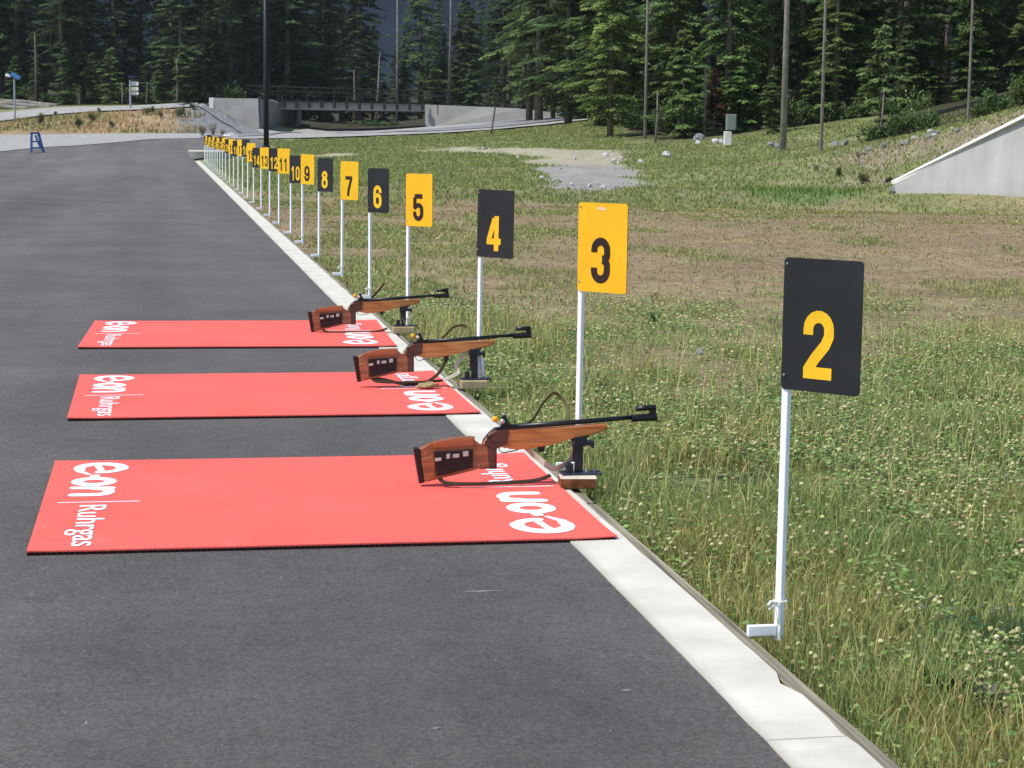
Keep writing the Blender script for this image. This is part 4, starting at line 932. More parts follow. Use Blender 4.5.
# blue trestle
BLU = plain('blue_paint', (.025, .075, .22), .5, .3)
p = hit(36.5, 152.3); tr = empty('trestle', tuple(p), .1, 'small blue folding trestle standing at the edge of the pale gravel', 'trestle')
sc = 1.05
def legs(bm, s):
    bar(bm, (s*-.30, -.22, 0), (s*-.22, 0, sc), .11); bar(bm, (s*-.30, .35, 0), (s*-.22, .02, sc), .07)
for s in (1, -1):
    bm = bmesh.new(); bar(bm, (-.30 if s > 0 else .36, -.25, 0), (-.26 if s > 0 else .12, -.03, sc), .10); bobj('leg', bm, BLU, tr)
    bm = bmesh.new(); bar(bm, (-.26 if s > 0 else .40, .35, 0), (-.24 if s > 0 else .13, .03, sc), .10); bobj('leg', bm, BLU, tr)
bm = bmesh.new(); box(bm, (-.07, 0, sc+.02), (.50, .2, .10), None, .01); bobj('top_step', bm, BLU, tr)
bm = bmesh.new(); bar(bm, (-.28, -.2, .25), (.28, -.2, .25), .08); bar(bm, (-.27, -.12, .6), (.2, -.12, .6), .08); bar(bm, (-.05, -.08, .95), (.22, -.2, .22), .09); bobj('rung', bm, BLU, tr)
# solar lamp
GREY = plain('galvanised_grey', (.34, .35, .36), .5, .4, metal=.3)
PV = plain('blue_solar_glass', (.05, .14, .30), .2, .6)
LAMPW = plain('white_lamp_housing', (.8, .8, .8), .4, .4)
p = hit(15, 120.5); D0 = float((p-CAM)@FW); u = D0/FPX
sl = empty('solar_lamp', tuple(p), YAW*-1, 'grey post with tilted blue solar panel and white lamp at far left', 'solar lamp')
bm = bmesh.new(); tube(bm, [(0, 0, -.2), (0, 0, 42*u)], .07, 8); bobj('post', bm, GREY, sl)
bm = bmesh.new(); box(bm, (1*u, 0, 44*u), (10*u, .5, .06), Matrix.Rotation(.5, 3, 'Y') @ Matrix.Rotation(.5, 3, 'X')); bobj('solar_panel', bm, PV, sl)
bm = bmesh.new(); box(bm, (-6*u, 0, 44.4*u), (5*u, .24, .2), Matrix.Rotation(.25, 3, 'Y'), .04); bobj('lamp', bm, LAMPW, sl)
# signboard
p = hit(130.5, 108.5); D0 = float((p-CAM)@FW); u = D0/FPX
TAN = plain('tan_board', (.55, .50, .36), .7, .2, var=.2, scale=3)
sb = empty('trail_sign', tuple(p), -YAW, 'pale post carrying three small trail boards before the dark forest', 'trail sign')
bm = bmesh.new(); tube(bm, [(0, 0, -.2), (0, 0, 28*u)], .08, 8); bobj('post', bm, GREY, sb)
for k, (zz, w_, hh, mt) in enumerate(((24.5, 7, 4.2, GREY), (19.4, 7, 3.6, TAN), (15, 7, 3.4, GREY))):
    bm = bmesh.new(); box(bm, (.1+w_*u/2, -.05, zz*u), (w_*u, .04, hh*u), None, .01); bobj('board', bm, mt, sb)
    bm = bmesh.new(); box(bm, (.1+6.2*u, -.08, zz*u), (1.5*u, .02, hh*u*.8), None, .004); bobj('marker_plate', bm, LAMPW, sb)
bm = bmesh.new()
for zz in (25.5, 15): bar(bm, (.1, 0, zz*u), (17*u, .05, zz*u), .05)
bar(bm, (17*u, .05, 26*u), (15.5*u, .05, 6*u), .08); bobj('frame', bm, plain('weathered_frame', (.14, .13, .09), .9, .1), sb)
# utility box
GRN = plain('green_grey_cabinet', (.17, .195, .165), .6, .3)
p = hit(727.5, 145); D0 = float((p-CAM)@FW); u = D0/FPX
ub = empty('utility_cabinet', tuple(p), -YAW, 'green grey cabinet on a white concrete foot before the dark trees', 'utility cabinet')
bm = bmesh.new(); box(bm, (0, 0, 6.5*u), (7.5*u, .4, 14*u), None, .03); bobj('foot', bm, CONT, ub)
bm = bmesh.new(); box(bm, (3*u, .02, 22.5*u), (10*u, .45, 16*u), None, .03); cb = bobj('cabinet', bm, GRN, ub)
bm = bmesh.new(); box(bm, (3*u, -.22, 22.5*u), (8.2*u, .012, 13.5*u), None, .005); bobj('door', bm, GRN, cb)
# marker post by the road, blue tarp
p = hit(491, 134.5); D0 = float((p-CAM)@FW); u = D0/FPX
mp_ = empty('marker_post', tuple(p), -YAW, 'thin dark leaning marker post beside the far road', 'marker post')
bm = bmesh.new(); tube(bm, [(0, 0, -.1), (4*u, 0, 28*u)], .05, 6); bobj('post', bm, plain('post_grey', (.10, .09, .08), .8, .1), mp_)
bm = bmesh.new(); box(bm, (.3*u, 0, 1.6*u), (1.8*u, .14, 4*u), None, .01); bobj('sleeve', bm, BRK, mp_)
bm = bmesh.new(); bmesh.ops.create_icosphere(bm, subdivisions=3, radius=1)
for v in bm.verts:
    n = fbm(v.co.x*2+3, v.co.y*2+v.co.z, 3); v.co = Vector((v.co.x*.42*(.6+n*.8), v.co.y*.4, max(-.1, v.co.z)*.30*(.4+n*1.2)))
o = bobj('tarpaulin', bm, plain('blue_tarp', (.10, .22, .50), .5, .3)); o.location = tuple(hit(563.5, 116)); o.location.z += .02; tag(o, 'small heap of blue tarpaulin at the top of the far road', 'tarpaulin')
# ------------------------------------------------------------------ rocks
ROCK = plain('pale_rock', (.46, .45, .42), .9, .15, var=.25, scale=3, bump=.5, bscale=10)
ROCKG = plain('grey_rock', (.20, .20, .19), .9, .15, var=.35, scale=3, bump=.5, bscale=10)
def rock_mesh(seed):
    bm = bmesh.new(); bmesh.ops.create_icosphere(bm, subdivisions=3, radius=1)
    for v in bm.verts:
        c = v.co.copy(); n = fbm(c.x*1.2+seed*7, c.y*1.2+c.z*2.1+seed, 4); q = 1-.25*round(abs(c.x+c.z*.6)*2)/2
        v.co = c*(.55+.75*n)*q
    bmesh.ops.recalc_face_normals(bm, faces=bm.faces)
    me = bpy.data.meshes.new('rock'); bm.to_mesh(me); bm.free(); return me
RM = [rock_mesh(i) for i in range(5)]
RMG = [m_.copy() for m_ in RM]
for m_ in RM: m_.materials.append(ROCK)
for m_ in RMG: m_.materials.append(ROCKG)
def rock(px, py, wpx, hpx, grey, lab, group=None):
    p = hit(px, py); u = float((p-CAM)@FW)/FPX
    o = bpy.data.objects.new('boulder', R_.choice(RMG if grey else RM)); COL.objects.link(o)
    o.location = tuple(p); o.scale = (wpx*u*.62, wpx*u*.6, hpx*u*.8); o.rotation_euler = (0, 0, R_.uniform(0, 6.28))
    return tag(o, lab, 'boulder', group)
rock(667, 155, 10, 6, False, 'largest white boulder lying in the grass left of the cabinet')
rock(640.5, 162, 6, 4, False, 'white stone at the right edge of the gravel patch')
rock(699, 138, 10, 7, True, 'dark and white boulder at the foot of the trees left of the cabinet')
rock(716, 142, 9, 6, False, 'pale boulder beside the foot of the cabinet')
rock(722, 142.5, 6, 5, False, 'small pale stone touching the foot of the cabinet')
rock(698, 143, 5, 4, False, 'small white stone below the dark and white boulder')
for px, py in ((674, 133), (682, 130), (687, 130)): rock(px, py, 6, 4, False, 'pale stone at the forest edge left of the cabinet', 'stones at the forest edge')
for px, py in ((771, 145), (778, 147), (835, 145), (845, 143.5)): rock(px, py, 8, 6, True, 'grey boulder at the dark foot of the forest', 'boulders under the trees')
for k in range(15):
    px = R_.uniform(862, 960); py = np.interp(px, [862, 900, 940, 985], [153, 143.5, 131, 126])+R_.uniform(-2.5, 4); w_ = R_.uniform(3.5, 8)
    rock(px, py, w_, w_*.6, k % 4 != 0, 'rough grey boulder in the row along the slope above the retaining wall', 'boulders along the slope')
for px, py, w_ in ((542,177.5,6),(553,181,4),(572,184,5),(590,185.5,6),(604,187.5,7),(561,168,4),(598,183,4),(614,160,6),(622,158,5),(575,158,4),(518,157,4),(483,149,5),(490,149,4),(606,155,7),(618,163,5)):
    rock(px, py, w_*.8, w_*.5, False, 'small white stone on the rim of the grey gravel patch', 'stones around the gravel patch')
rock(231, 137, 15, 6, False, 'low pale boulder at the foot of the bank beside the wing wall')
rock(242, 128, 3, 2, False, 'small white stone on the grey gravel slope')
for px, py, w_, lab in ((700,352,12,0),(886,181,8,1),(893,191,10,1)):
    rock(px, py, w_*.7, w_*.5, True, ['grey stone on the dry ground between signs 3 and 2', 'grey stone at the low end of the retaining wall'][lab], 'stones at the wall end' if lab else None)
# loose timber / rubble berm at far left
LOG = plain('grey_log', (.22, .20, .17), .9, .1, var=.3, scale=2)
for k, (px0, py0, px1, py1, D0) in enumerate(((-20,103.5,52,107.5,172),(-20,106.5,30,109,170),(-15,100.5,25,104.5,176),(5,102,58,106,175))):
    a = P(px0, py0, D0); b_ = P(px1, py1, D0); o = bpy.data.objects.new('felled_log', None)
    bm = bmesh.new(); c = (a+b_)/2
    tube(bm, smooth_path([a-c, (a-c)*.3+np.array([0, 0, .1]), (b_-c)*.4, b_-c], 3), .22, 8)
    ob = bobj('felled_log', bm, LOG, None, True); ob.location = tuple(c)
    bpy.data.objects.remove(o)
    tag(ob, 'grey felled log lying in the heap beyond the upper road at far left', 'log', 'felled logs in the heap')
# ------------------------------------------------------------------ trees
CROWN = vcol_mat('conifer_needles', rough=.7, trans=.34, objvar=.26, spec=.15)
SHRUB = vcol_mat('shrub_leaves', rough=.65, trans=.2, objvar=.22, spec=.2)
BARK = plain('grey_bark', (.13, .105, .08), .95, .1, var=.4, scale=5, bump=.5, bscale=12)
PALEB = plain('pale_bark', (.21, .185, .150), .95, .1, var=.3, scale=4, bump=.4, bscale=12)
def conifer(seed, Ht, Rm, z0, droop, tr_r, pal, dens=1.0, levels=.42, nl_twigs=25, mats=None, gap=.12):
    g = np.random.default_rng(seed); Vs, Fs, Cs = [], [], []
    n0 = 0; z = z0*Ht
    bc, bd, bz0, bL, bdr = [], [], [], [], []
    while z < Ht*.985:
        t = (z-z0*Ht)/(Ht*(1-z0)); prof = ((1-t)**.8)*(.45+.55*min(1, t/.18))
        nb = g.integers(4, 7)
        for k in range(nb):
            if g.random() < gap: continue
            bz0.append(z+g.uniform(-.2, .2)); bd.append(g.uniform(0, 2*np.pi)); bL.append(max(.25, Rm*prof*g.uniform(.6, 1.2))); bdr.append(droop*g.uniform(.6, 1.5))
        z += levels*(1.0-.45*t)*g.uniform(.7, 1.3)
    bz0, bd, bL, bdr = map(np.array, (bz0, bd, bL, bdr)); ph = g.uniform(0, 6.28, 3)
    bL = bL*(1+.30*np.cos(bd-ph[0]+bz0*.25)+.18*np.cos(2*bd-ph[1]+bz0*.6))*np.where(g.random(len(bL)) < .22, g.uniform(.35, .7, len(bL)), 1)
    cnt = np.maximum(8, (bL*64*dens).astype(int)); bi = np.repeat(np.arange(len(bL)), cnt); n = len(bi)
    s = .12+.88*g.random(n)**.75; L_ = bL[bi]; a = bd[bi]
    side = (g.random(n)-.5)*2; latw = (.34*L_*(1-s)**.7+.10)*side
    r = L_*s; zz = bz0[bi]+L_*(.12*s-bdr[bi]*s*s)+.12*(s > .85)*L_*.3 - np.abs(latw)*.25 + (g.random(n)-.5)*.12
    cx = r*np.cos(a)-latw*np.sin(a); cy = r*np.sin(a)+latw*np.cos(a)
    th = a+side*1.0+(g.random(n)-.5)*.9; ln = (.10+.17*g.random(n)); wd = ln*(.16+.16*g.random(n)); dz = -.25-.45*g.random(n)
    d = np.c_[np.cos(th), np.sin(th), dz]; d /= np.linalg.norm(d, axis=1)[:, None]
    sd = np.c_[-np.sin(th), np.cos(th), (g.random(n)-.5)*1.2]; sd /= np.linalg.norm(sd, axis=1)[:, None]
    c = np.c_[cx, cy, zz]
    V = np.stack([c-d*ln[:, None]*.3, c+d*ln[:, None]*.35+sd*wd[:, None], c+d*ln[:, None], c+d*ln[:, None]*.35-sd*wd[:, None]], 1).reshape(-1, 3)
    F = np.arange(4*n).reshape(-1, 4)
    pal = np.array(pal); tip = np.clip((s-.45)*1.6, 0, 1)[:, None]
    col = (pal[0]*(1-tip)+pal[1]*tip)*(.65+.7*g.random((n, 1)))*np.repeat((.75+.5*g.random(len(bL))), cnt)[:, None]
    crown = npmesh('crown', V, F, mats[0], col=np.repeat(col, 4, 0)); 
    bm = bmesh.new(); tube(bm, [(0, 0, -.6), (0, 0, Ht*.35), (g.uniform(-.1, .1), g.uniform(-.1, .1), Ht*.7), (0, 0, Ht*.99)], [tr_r*1.2, tr_r*.82, tr_r*.5, .02], 8)
    for k in range(nl_twigs):
        zt = g.uniform(.06, max(z0, .2)+.15)*Ht; aa = g.uniform(0, 6.28); l = g.uniform(.15, .8)
        tube(bm, [(0, 0, zt), (l*.6*math.cos(aa), l*.6*math.sin(aa), zt+.02), (l*math.cos(aa), l*math.sin(aa), zt-.25*l)], [.016, .010, .005], 4, False)
    for k in range(0, len(bL), 3):
        tube(bm, [(0, 0, bz0[k]), (bL[k]*.7*math.cos(bd[k]), bL[k]*.7*math.sin(bd[k]), bz0[k]+bL[k]*(.084-bdr[k]*.49))], [.03, .008], 4, False)
    trunk = bobj('trunk', bm, mats[1], None, True)
    me_c, me_t = crown.data, trunk.data; bpy.data.objects.remove(crown); bpy.data.objects.remove(trunk)
    return me_c, me_t
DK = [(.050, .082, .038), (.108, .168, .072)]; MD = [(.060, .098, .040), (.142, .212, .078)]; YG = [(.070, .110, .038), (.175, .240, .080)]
RU = [(.10, .035, .018), (.22, .085, .045)]
KIND = {
 'spruce': [conifer(21, 19, 2.7, .06, .34, .20, DK, 1.0, .42, 20, (CROWN, BARK)), conifer(22, 21, 3.0, .10, .40, .22, DK, 1.0, .45, 20, (CROWN, BARK)), conifer(23, 17, 2.4, .05, .30, .18, MD, 1.0, .42, 20, (CROWN, BARK))],
 'hemlock': [conifer(31, 18, 2.9, .12, .46, .20, MD, 1.1, .46, 30, (CROWN, BARK), .16), conifer(32, 20, 3.1, .16, .5, .22, MD, 1.0, .5, 30, (CROWN, BARK), .18), conifer(33, 16, 2.5, .08, .4, .17, YG, 1.1, .42, 20, (CROWN, BARK))],
 'pine': [conifer(41, 20, 2.0, .55, .25, .17, MD, 1.0, .5, 30, (CROWN, PALEB), .2), conifer(42, 21, 1.9, .62, .25, .15, DK, .9, .55, 35, (CROWN, PALEB), .25)],
 'young': [conifer(51, 7, 1.7, .05, .30, .09, MD, 1.4, .32, 6, (CROWN, BARK)), conifer(52, 5.5, 1.5, .04, .26, .08, YG, 1.4, .3, 6, (CROWN, BARK))],
 'dead': [conifer(61, 4.2, 1.0, .25, .3, .07, RU, 1.6, .3, 20, (CROWN, BARK))],
}
def put_tree(name, kind, var, x, y, sc, lab, group, cat='tree', color=(1, 1, 1, 1), wide=1.0, tilt=(0, 0)):
    z = h1(x, y)-.05
    r = empty(name, (x, y, z), R_.uniform(0, 6.28), lab, cat, group); r.scale = (sc*wide, sc*wide, sc); r.rotation_euler = (tilt[0], tilt[1], R_.uniform(0, 6.28) if tilt == (0, 0) else 0)
    me_c, me_t = KIND[kind][var]
    for nm, me in (('trunk', me_t), ('crown', me_c)):
        o = bpy.data.objects.new(nm, me); COL.objects.link(o); o.parent = r; o.color = color
    return r
def lane(px, D): 
    q = P(px, 130, D); return q[0], q[1]
nm_lab = {'spruce': ('spruce_tree', 'tall dark spruce with drooping boughs'), 'hemlock': ('hemlock_tree', 'loose limbed hemlock with hanging sprays'), 'pine': ('pine_tree', 'slim pine with bare lower trunk'), 'young': ('young_conifer', 'short young conifer')}
def row(px0, px1, step, D0, dj, kinds, where, grp, s0=.9, s1=1.2, color=(1, 1, 1, 1), wide=1.22):
    px = px0
    while px < px1:
        if D0 < 125 and 630 < px < 662: px += step; continue
        k = R_.choice(kinds); D = D0+R_.uniform(-dj, dj); x, y = lane(px+R_.uniform(-.3, .3)*step, D); v = R_.randrange(len(KIND[k]))
        nm, lb = nm_lab[k]; q = R_.uniform(.8, 1.15); col = (color[0]*q, color[1]*q, color[2]*q, 1)
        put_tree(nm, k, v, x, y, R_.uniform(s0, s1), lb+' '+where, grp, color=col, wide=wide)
        px += step*R_.uniform(.75, 1.25)
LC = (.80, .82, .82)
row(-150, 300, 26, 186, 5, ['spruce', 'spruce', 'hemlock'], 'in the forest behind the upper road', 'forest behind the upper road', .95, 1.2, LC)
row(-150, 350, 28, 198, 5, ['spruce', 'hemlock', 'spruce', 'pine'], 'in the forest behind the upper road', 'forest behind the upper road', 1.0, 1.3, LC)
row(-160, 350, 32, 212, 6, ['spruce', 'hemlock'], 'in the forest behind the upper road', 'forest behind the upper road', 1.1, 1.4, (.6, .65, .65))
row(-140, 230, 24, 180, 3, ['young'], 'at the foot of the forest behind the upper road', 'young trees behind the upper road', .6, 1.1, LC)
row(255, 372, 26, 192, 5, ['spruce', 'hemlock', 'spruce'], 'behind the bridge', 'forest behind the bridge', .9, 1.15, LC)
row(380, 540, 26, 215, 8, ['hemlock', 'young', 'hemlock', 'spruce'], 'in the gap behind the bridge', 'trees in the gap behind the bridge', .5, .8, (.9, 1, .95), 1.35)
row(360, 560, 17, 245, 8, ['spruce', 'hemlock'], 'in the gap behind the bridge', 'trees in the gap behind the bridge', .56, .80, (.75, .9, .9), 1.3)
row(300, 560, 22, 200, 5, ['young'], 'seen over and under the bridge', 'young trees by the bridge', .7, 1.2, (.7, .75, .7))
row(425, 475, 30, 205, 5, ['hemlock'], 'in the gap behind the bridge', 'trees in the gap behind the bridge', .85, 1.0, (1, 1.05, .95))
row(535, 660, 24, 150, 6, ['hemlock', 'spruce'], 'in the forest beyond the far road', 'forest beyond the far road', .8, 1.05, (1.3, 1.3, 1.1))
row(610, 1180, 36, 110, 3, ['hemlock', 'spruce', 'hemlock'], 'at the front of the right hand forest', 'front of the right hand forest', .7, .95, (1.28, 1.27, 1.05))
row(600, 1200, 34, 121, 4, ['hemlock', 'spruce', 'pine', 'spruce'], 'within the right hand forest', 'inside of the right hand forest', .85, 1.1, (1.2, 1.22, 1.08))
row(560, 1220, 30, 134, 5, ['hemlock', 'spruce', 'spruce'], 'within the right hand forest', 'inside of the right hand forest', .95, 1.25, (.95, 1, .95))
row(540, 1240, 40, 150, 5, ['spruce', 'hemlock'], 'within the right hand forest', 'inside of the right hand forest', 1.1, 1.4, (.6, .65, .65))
row(640, 1150, 44, 105, 2.5, ['young'], 'at the foot of the right hand forest', 'young trees of the right hand forest', .45, .9, (1.1, 1.15, .95))
row(505, 660, 19, 168, 5, ['hemlock', 'spruce', 'spruce'], 'in the forest beyond the far road', 'forest beyond the far road', .85, 1.1, (1.0, 1.05, .95))
# trees one can pick out
def picked(px, py, kind, v, sc, lab, name='pine_tree', tilt=(0, 0), D=None, wide=1.0, color=(1.2, 1.2, 1.2, 1)):
    p = hit(px, py); 
    if D: p = P(px, py, D)
    return put_tree(name, kind, v, p[0], p[1], sc, lab, None, color=color, tilt=tilt, wide=wide)
picked(783, 149.5, 'pine', 0, 1.12, 'tall pine with thick pale bare trunk at the forest edge right of the cabinet', wide=.72)
picked(821, 151, 'pine', 1, 1.0, 'slim pine with dark bare trunk just right of the thick pale trunk', wide=.4)
picked(645, 138, 'pine', 1, 1.05, 'tall slim pine with whitish trunk left of the large white boulder', wide=.5)
picked(714, 134, 'dead', 0, .8, 'small dead conifer with dull rust needles left of the cabinet', 'dead_conifer', color=(.45, .6, .6, 1))
picked(880, 140, 'young', 1, .95, 'young conifer with thin pale stem above the boulder slope', 'young_conifer')
picked(968, 121, 'pine', 1, .9, 'thin straight pine rising behind the sloping wall', wide=.32)
# bare snags
def snag(px, py, D, hpx, rpx, lab, lean=0.0, pale=True, twigs=14):
    p = P(px, py, D); u = D/FPX; z = h1(p[0], p[1]); base = min(z, p[2])
    r = empty('bare_trunk', (p[0], p[1], base-.1), 0, lab, 'tree trunk', None); Ht = hpx*u+(p[2]-base)
    bm = bmesh.new(); lx = lean*Ht
    tube(bm, [(0, 0, -.3), (RH[0]*lx*.5+.06, RH[1]*lx*.5, Ht*.5), (RH[0]*lx, RH[1]*lx, Ht)], [rpx*u, rpx*u*.75, rpx*u*.35], 7)
    bobj('trunk', bm, PALEB if pale else BARK, r, True)
    if twigs < 9: return
    bm = bmesh.new()
    for k in range(twigs):
        t = R_.uniform(.2, .95); a = R_.uniform(0, 6.28); l = R_.uniform(.4, 1.3)*(1.2-t)
        q = (RH[0]*lx*t, RH[1]*lx*t, Ht*t); tube(bm, [q, (q[0]+l*math.cos(a), q[1]+l*math.sin(a), q[2]-.15*l)], [.03, .01], 4, False)
    bobj('twigs', bm, BARK, r)
snag(396.5, 129, 182, 160, 1.5, 'tall whitish bare trunk standing right behind the middle of the bridge')
snag(375, 128, 184, 75, 1.3, 'thin leaning bare trunk left of the tall whitish trunk behind the bridge', .06)
snag(354, 130, 182, 60, 1.6, 'short grey trunk behind the bridge left of the leaning one', 0, False)
snag(448.5, 106, 200, 150, 1.5, 'tall slender grey trunk above the right wing wall of the bridge', .01)
snag(515, 108, 190, 80, 2.0, 'pale trunk leaning right above the far road', .17)
snag(508, 107, 195, 60, 1.1, 'thin straight pale trunk just left of the leaning one', 0)
snag(543.5, 110, 170, 130, 1.2, 'thin tall pale trunk behind the top of the far road')
snag(582.5, 117, 145, 51, 1.6, 'broken off pale snag at the right end of the far road', 0, True, 3)
snag(571, 116, 150, 40, 1.5, 'short pale snag beside the broken off one', 0, True, 5)
snag(622, 118, 125, 62, 1.0, 'thin pale pole like trunk among the green trees')
snag(655, 135, 104, 45, 1.3, 'short bare stem right of the tall whitish pine', .03, True, 10)
snag(678, 134, 106, 18, 1.6, 'short stub of trunk at the forest edge', 0, True, 0)
snag(704, 126, 106, 60, 2.0, 'grey trunk beside the rust red conifer', 0, True, 12)
snag(726, 118, 108, 30, 1.2, 'thin whitish stem rising behind the cabinet', .05, True, 8)
snag(878, 134, 86, 48, 1.3, 'thin pale crooked stem left of the sloping wall', .08, True, 12)
snag(36, 106, 178, 74, 1.6, 'bare dark trunk at far left before the forest', 0, False)
snag(177, 104, 176, 45, 1.3, 'pale bare trunk above the dry bank', 0, True)
snag(122, 105, 176, 22, .9, 'thin pale sapling stem left of the trail sign', 0, True, 8)
snag(536, 106, 178, 62, 1.4, 'greyish trunk behind the wing wall end', 0, False)
# shrubs
def shrub_mesh(seed, pal, n=1100, lob=7):
    g = np.random.default_rng(seed); cs = np.c_[g.uniform(-.55, .55, lob), g.uniform(-.55, .55, lob), g.uniform(.25, .8, lob)]; rr_ = g.uniform(.28, .5, lob)
    k = g.integers(0, lob, n); d = g.normal(size=(n, 3)); d /= np.linalg.norm(d, axis=1)[:, None]; c = cs[k]+d*(rr_[k]*(.45+.6*g.random(n)))[:, None]; c[:, 2] = np.abs(c[:, 2])
    a = g.random(n)*6.28; s = (.035+.05*g.random(n))[:, None]; u = np.c_[np.cos(a), np.sin(a), g.normal(size=n)*.5]; v = np.c_[-np.sin(a), np.cos(a), g.normal(size=n)*.5]
    V = np.stack([c-u*s, c-v*s*.6, c+u*s, c+v*s*.6], 1).reshape(-1, 3)
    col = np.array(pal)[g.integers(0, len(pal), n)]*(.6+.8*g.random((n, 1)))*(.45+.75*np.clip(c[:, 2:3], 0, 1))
    o = npmesh('foliage', V, np.arange(4*n).reshape(-1, 4), SHRUB, col=np.repeat(col, 4, 0)); me = o.data; bpy.data.objects.remove(o)
    bm = bmesh.new()
    for q in cs: tube(bm, [(0, 0, -.1), (q[0]*.5, q[1]*.5, q[2]*.6), tuple(q)], [.03, .02, .008], 4, False)
    o = bobj('stems', bm, BARK); m2 = o.data; bpy.data.objects.remove(o); return me, m2
SG = [shrub_mesh(1, [(.05, .10, .028), (.08, .14, .04)]), shrub_mesh(2, [(.06, .12, .03), (.10, .16, .05)]), shrub_mesh(3, [(.07, .09, .035), (.12, .13, .05)])]
SB = shrub_mesh(4, [(.17, .11, .055), (.11, .08, .04), (.14, .13, .05)], 700)
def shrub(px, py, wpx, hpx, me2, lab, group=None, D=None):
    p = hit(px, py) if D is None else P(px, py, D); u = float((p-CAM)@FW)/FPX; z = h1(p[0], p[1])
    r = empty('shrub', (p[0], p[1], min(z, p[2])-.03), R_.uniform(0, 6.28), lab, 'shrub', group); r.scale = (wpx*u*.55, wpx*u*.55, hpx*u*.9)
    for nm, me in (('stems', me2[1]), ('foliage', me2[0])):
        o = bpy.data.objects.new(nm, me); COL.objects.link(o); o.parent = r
for k, (px, py, w_, hh, lab) in enumerate(((40,124,10,12,'green shrub on the dry bank left of the trestle top'),(55,115,6,5,'small dark shrub at the crest of the dry bank near the logs'),(77,127,14,10,'yellow green shrub low on the dry bank right of the trestle'),(92,121,10,9,'grey green shrub midway up the dry bank'),(99,113,6,7,'dark little shrub on the crest of the dry bank'),(149,114,13,10,'dark green shrub on the bank right of the trail sign'),(161,117,8,7,'small shrub below the trail sign shrubs'),(180,116,12,12,'leafy dark shrub on the bank crest nearest the bridge'),(193,109,8,8,'small shrub touching the upper road beside the bridge'),(112,127,9,7,'dull green shrub in the middle of the dry bank'))):
    shrub(px, py, w_, hh, SG[[2, 0, 2, 2, 0, 0, 2, 0, 0, 2][k]], lab)
for px, py, w_, hh, lab in ((203,136,9,11,'brown withered shrub left of the pale boulder'),(213,136,8,13,'upright brown and yellow withered shrub beside the pale boulder'),(222,135,7,6,'low brown withered shrub touching the pale boulder')): shrub(px, py, w_, hh, SB, lab)
shrub(839, 175, 10, 11, SG[0], 'dark round shrub on the slope left of the retaining wall'); shrub(863, 182, 16, 11, SG[2], 'olive shrub near the low end of the retaining wall'); shrub(888, 181, 12, 6, SG[2], 'flat shrub touching the low end of the retaining wall')
shrub(817, 170, 7, 6, SB, 'small brown shrub on the slope left of the dark one'); shrub(858, 157, 8, 7, SB, 'small brown shrub below the boulder row')
shrub(378, 129, 60, 9, SG[1], 'long low shrub under the bridge', None, 180); shrub(315, 131, 30, 6, SG[1], 'grey green shrub under the left half of the bridge', None, 180); shrub(352, 129, 30, 9, SG[2], 'shrub below the middle of the bridge', None, 183)
for px in range(566, 660, 15): shrub(px+R_.uniform(-4, 4), 134 if px > 610 else np.interp(px, [566, 610], [117, 131]), 34, R_.uniform(24, 42), SG[R_.choice((0, 1))], 'bushy green shrub at the forest edge beyond the far road', 'shrubs beyond the far road', np.interp(px, [566, 610, 660], [152, 124, 112]))
for k in range(20):
    px = 660+k*20+R_.uniform(-6, 6); shrub(px, 130, R_.uniform(26, 46), R_.uniform(20, 44), SG[R_.choice((0, 0, 1))], 'leafy shrub in the shade at the foot of the right hand forest', 'shrubs under the right hand forest', np.interp(px, [660, 870, 960, 1060], [109, 106, 96, 88]))
for px, w_, hh in ((880, 40, 26), (905, 44, 30), (925, 36, 28), (1000, 40, 34), (1020, 46, 40), (985, 36, 20)): shrub(px, np.interp(px, [860, 960, 1060], [140, 118, 102]), w_, hh, SG[R_.choice((0, 1))], 'pale green shrub on the crest behind the retaining wall', 'shrubs above the retaining wall', np.interp(px, [860, 960, 1060], [88, 78, 70]))
for k in range(16):
    px = -40+k*22+R_.uniform(-6, 6); shrub(px, 106, R_.uniform(20, 34), R_.uniform(12, 26), SG[R_.choice((0, 1))], 'shrub in the shade at the foot of the forest behind the upper road', 'shrubs behind the upper road', 181)
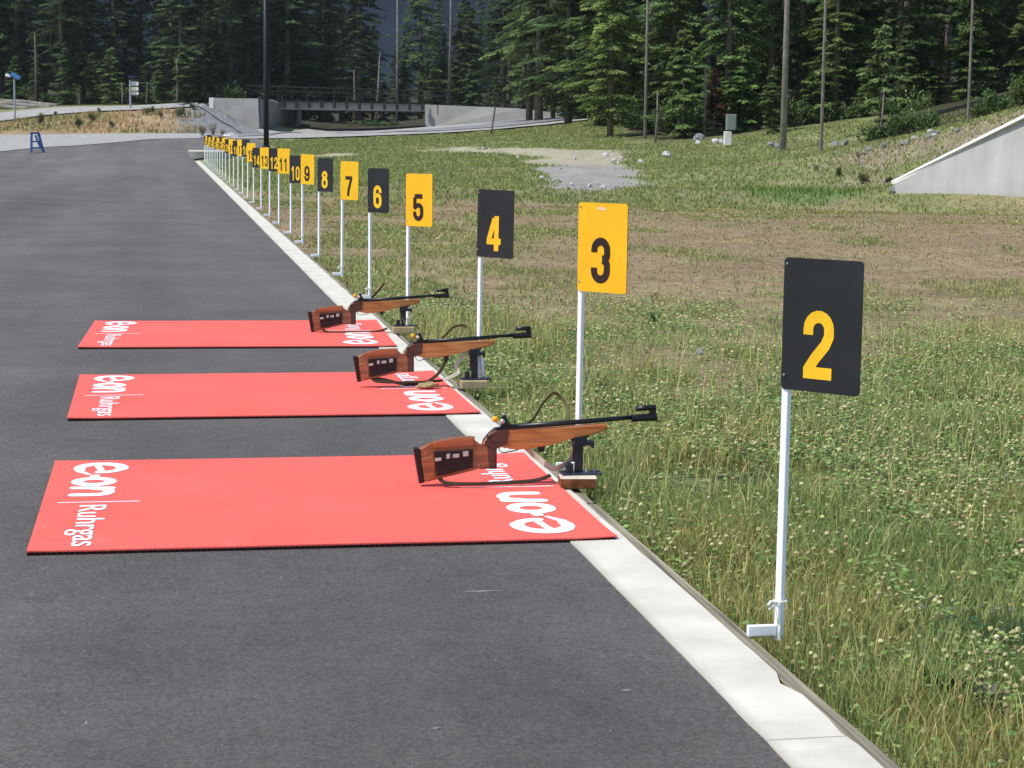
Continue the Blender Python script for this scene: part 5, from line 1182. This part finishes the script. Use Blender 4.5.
# mountain
mx_ = np.linspace(-2600, 3200, 90); V = []; 
for j, (yo, s) in enumerate(((0, 0), (250, .35), (500, .72), (750, 1.0), (1100, .9))):
    zz = s*(520+260*fbm(mx_*.0016+3, mx_*0+j, 4))+ (fbm(mx_*.01, mx_*0+j*3, 3)-.5)*60*s - (20 if s == 0 else 0)
    V.append(np.c_[mx_, np.full_like(mx_, 1300+yo), zz])
V = np.concatenate(V); n = len(mx_); F = [(j*n+i, j*n+i+1, (j+1)*n+i+1, (j+1)*n+i) for j in range(4) for i in range(n-1)]
MTN = plain('hazy_blue_forest', (.016, .024, .036), 1.0, 0.0, var=.35, scale=.02)  # distance haze put into the dark blue base colour
tag(npmesh('hills', V, F, MTN, smooth=True), kind='structure')
# outer ground to the horizon
bm = bmesh.new(); bmesh.ops.create_grid(bm, x_segments=12, y_segments=12, size=3500)
for v in bm.verts: v.co.z = -1.2
tag(bobj('terrain', bm, plain('far_soil', (.05, .06, .03), .95, .1)), kind='structure')
hm, N, L, b = new_mat('summer_haze'); N.remove(b)
vs = N.new('ShaderNodeVolumeScatter'); vs.inputs['Color'].default_value = (.92, .96, .95, 1); vs.inputs['Density'].default_value = .00015; vs.inputs['Anisotropy'].default_value = .2
L.new(vs.outputs[0], N['Material Output'].inputs['Volume'])
bm = bmesh.new(); box(bm, (40, 215, 26), (700, 330, 62)); tag(bobj('haze', bm, hm), kind='structure')
# ------------------------------------------------------------------ light
SAZ = np.array([-1.0, -.22]); SAZ /= np.hypot(*SAZ); SEL = math.radians(54)
sd = bpy.data.lights.new('sun', 'SUN'); so = bpy.data.objects.new('sun', sd); COL.objects.link(so)
sd.energy = 4.5; sd.angle = math.radians(.53); sd.color = (1.0, .955, .89)
tow = Vector((SAZ[0]*math.cos(SEL), SAZ[1]*math.cos(SEL), math.sin(SEL)))
so.rotation_euler = tow.to_track_quat('Z', 'Y').to_euler()
so.location = (-30, -10, 60)
w = bpy.data.worlds.new('World'); S.world = w; w.use_nodes = True
sky = w.node_tree.nodes.new('ShaderNodeTexSky'); sky.sky_type = 'NISHITA'; sky.sun_disc = False
sky.sun_elevation = SEL; sky.sun_rotation = math.atan2(SAZ[0], SAZ[1]); sky.altitude = 800; sky.dust_density = 1.0
bg = w.node_tree.nodes['Background']; w.node_tree.links.new(sky.outputs[0], bg.inputs['Color']); bg.inputs['Strength'].default_value = .22
S.view_settings.view_transform = 'Standard'; S.view_settings.look = 'None'; S.view_settings.exposure = 0; S.view_settings.gamma = 1
S.render.engine = 'CYCLES'; S.cycles.max_bounces = 6; S.cycles.use_denoising = True
S.render.resolution_x = 1024; S.render.resolution_y = 768
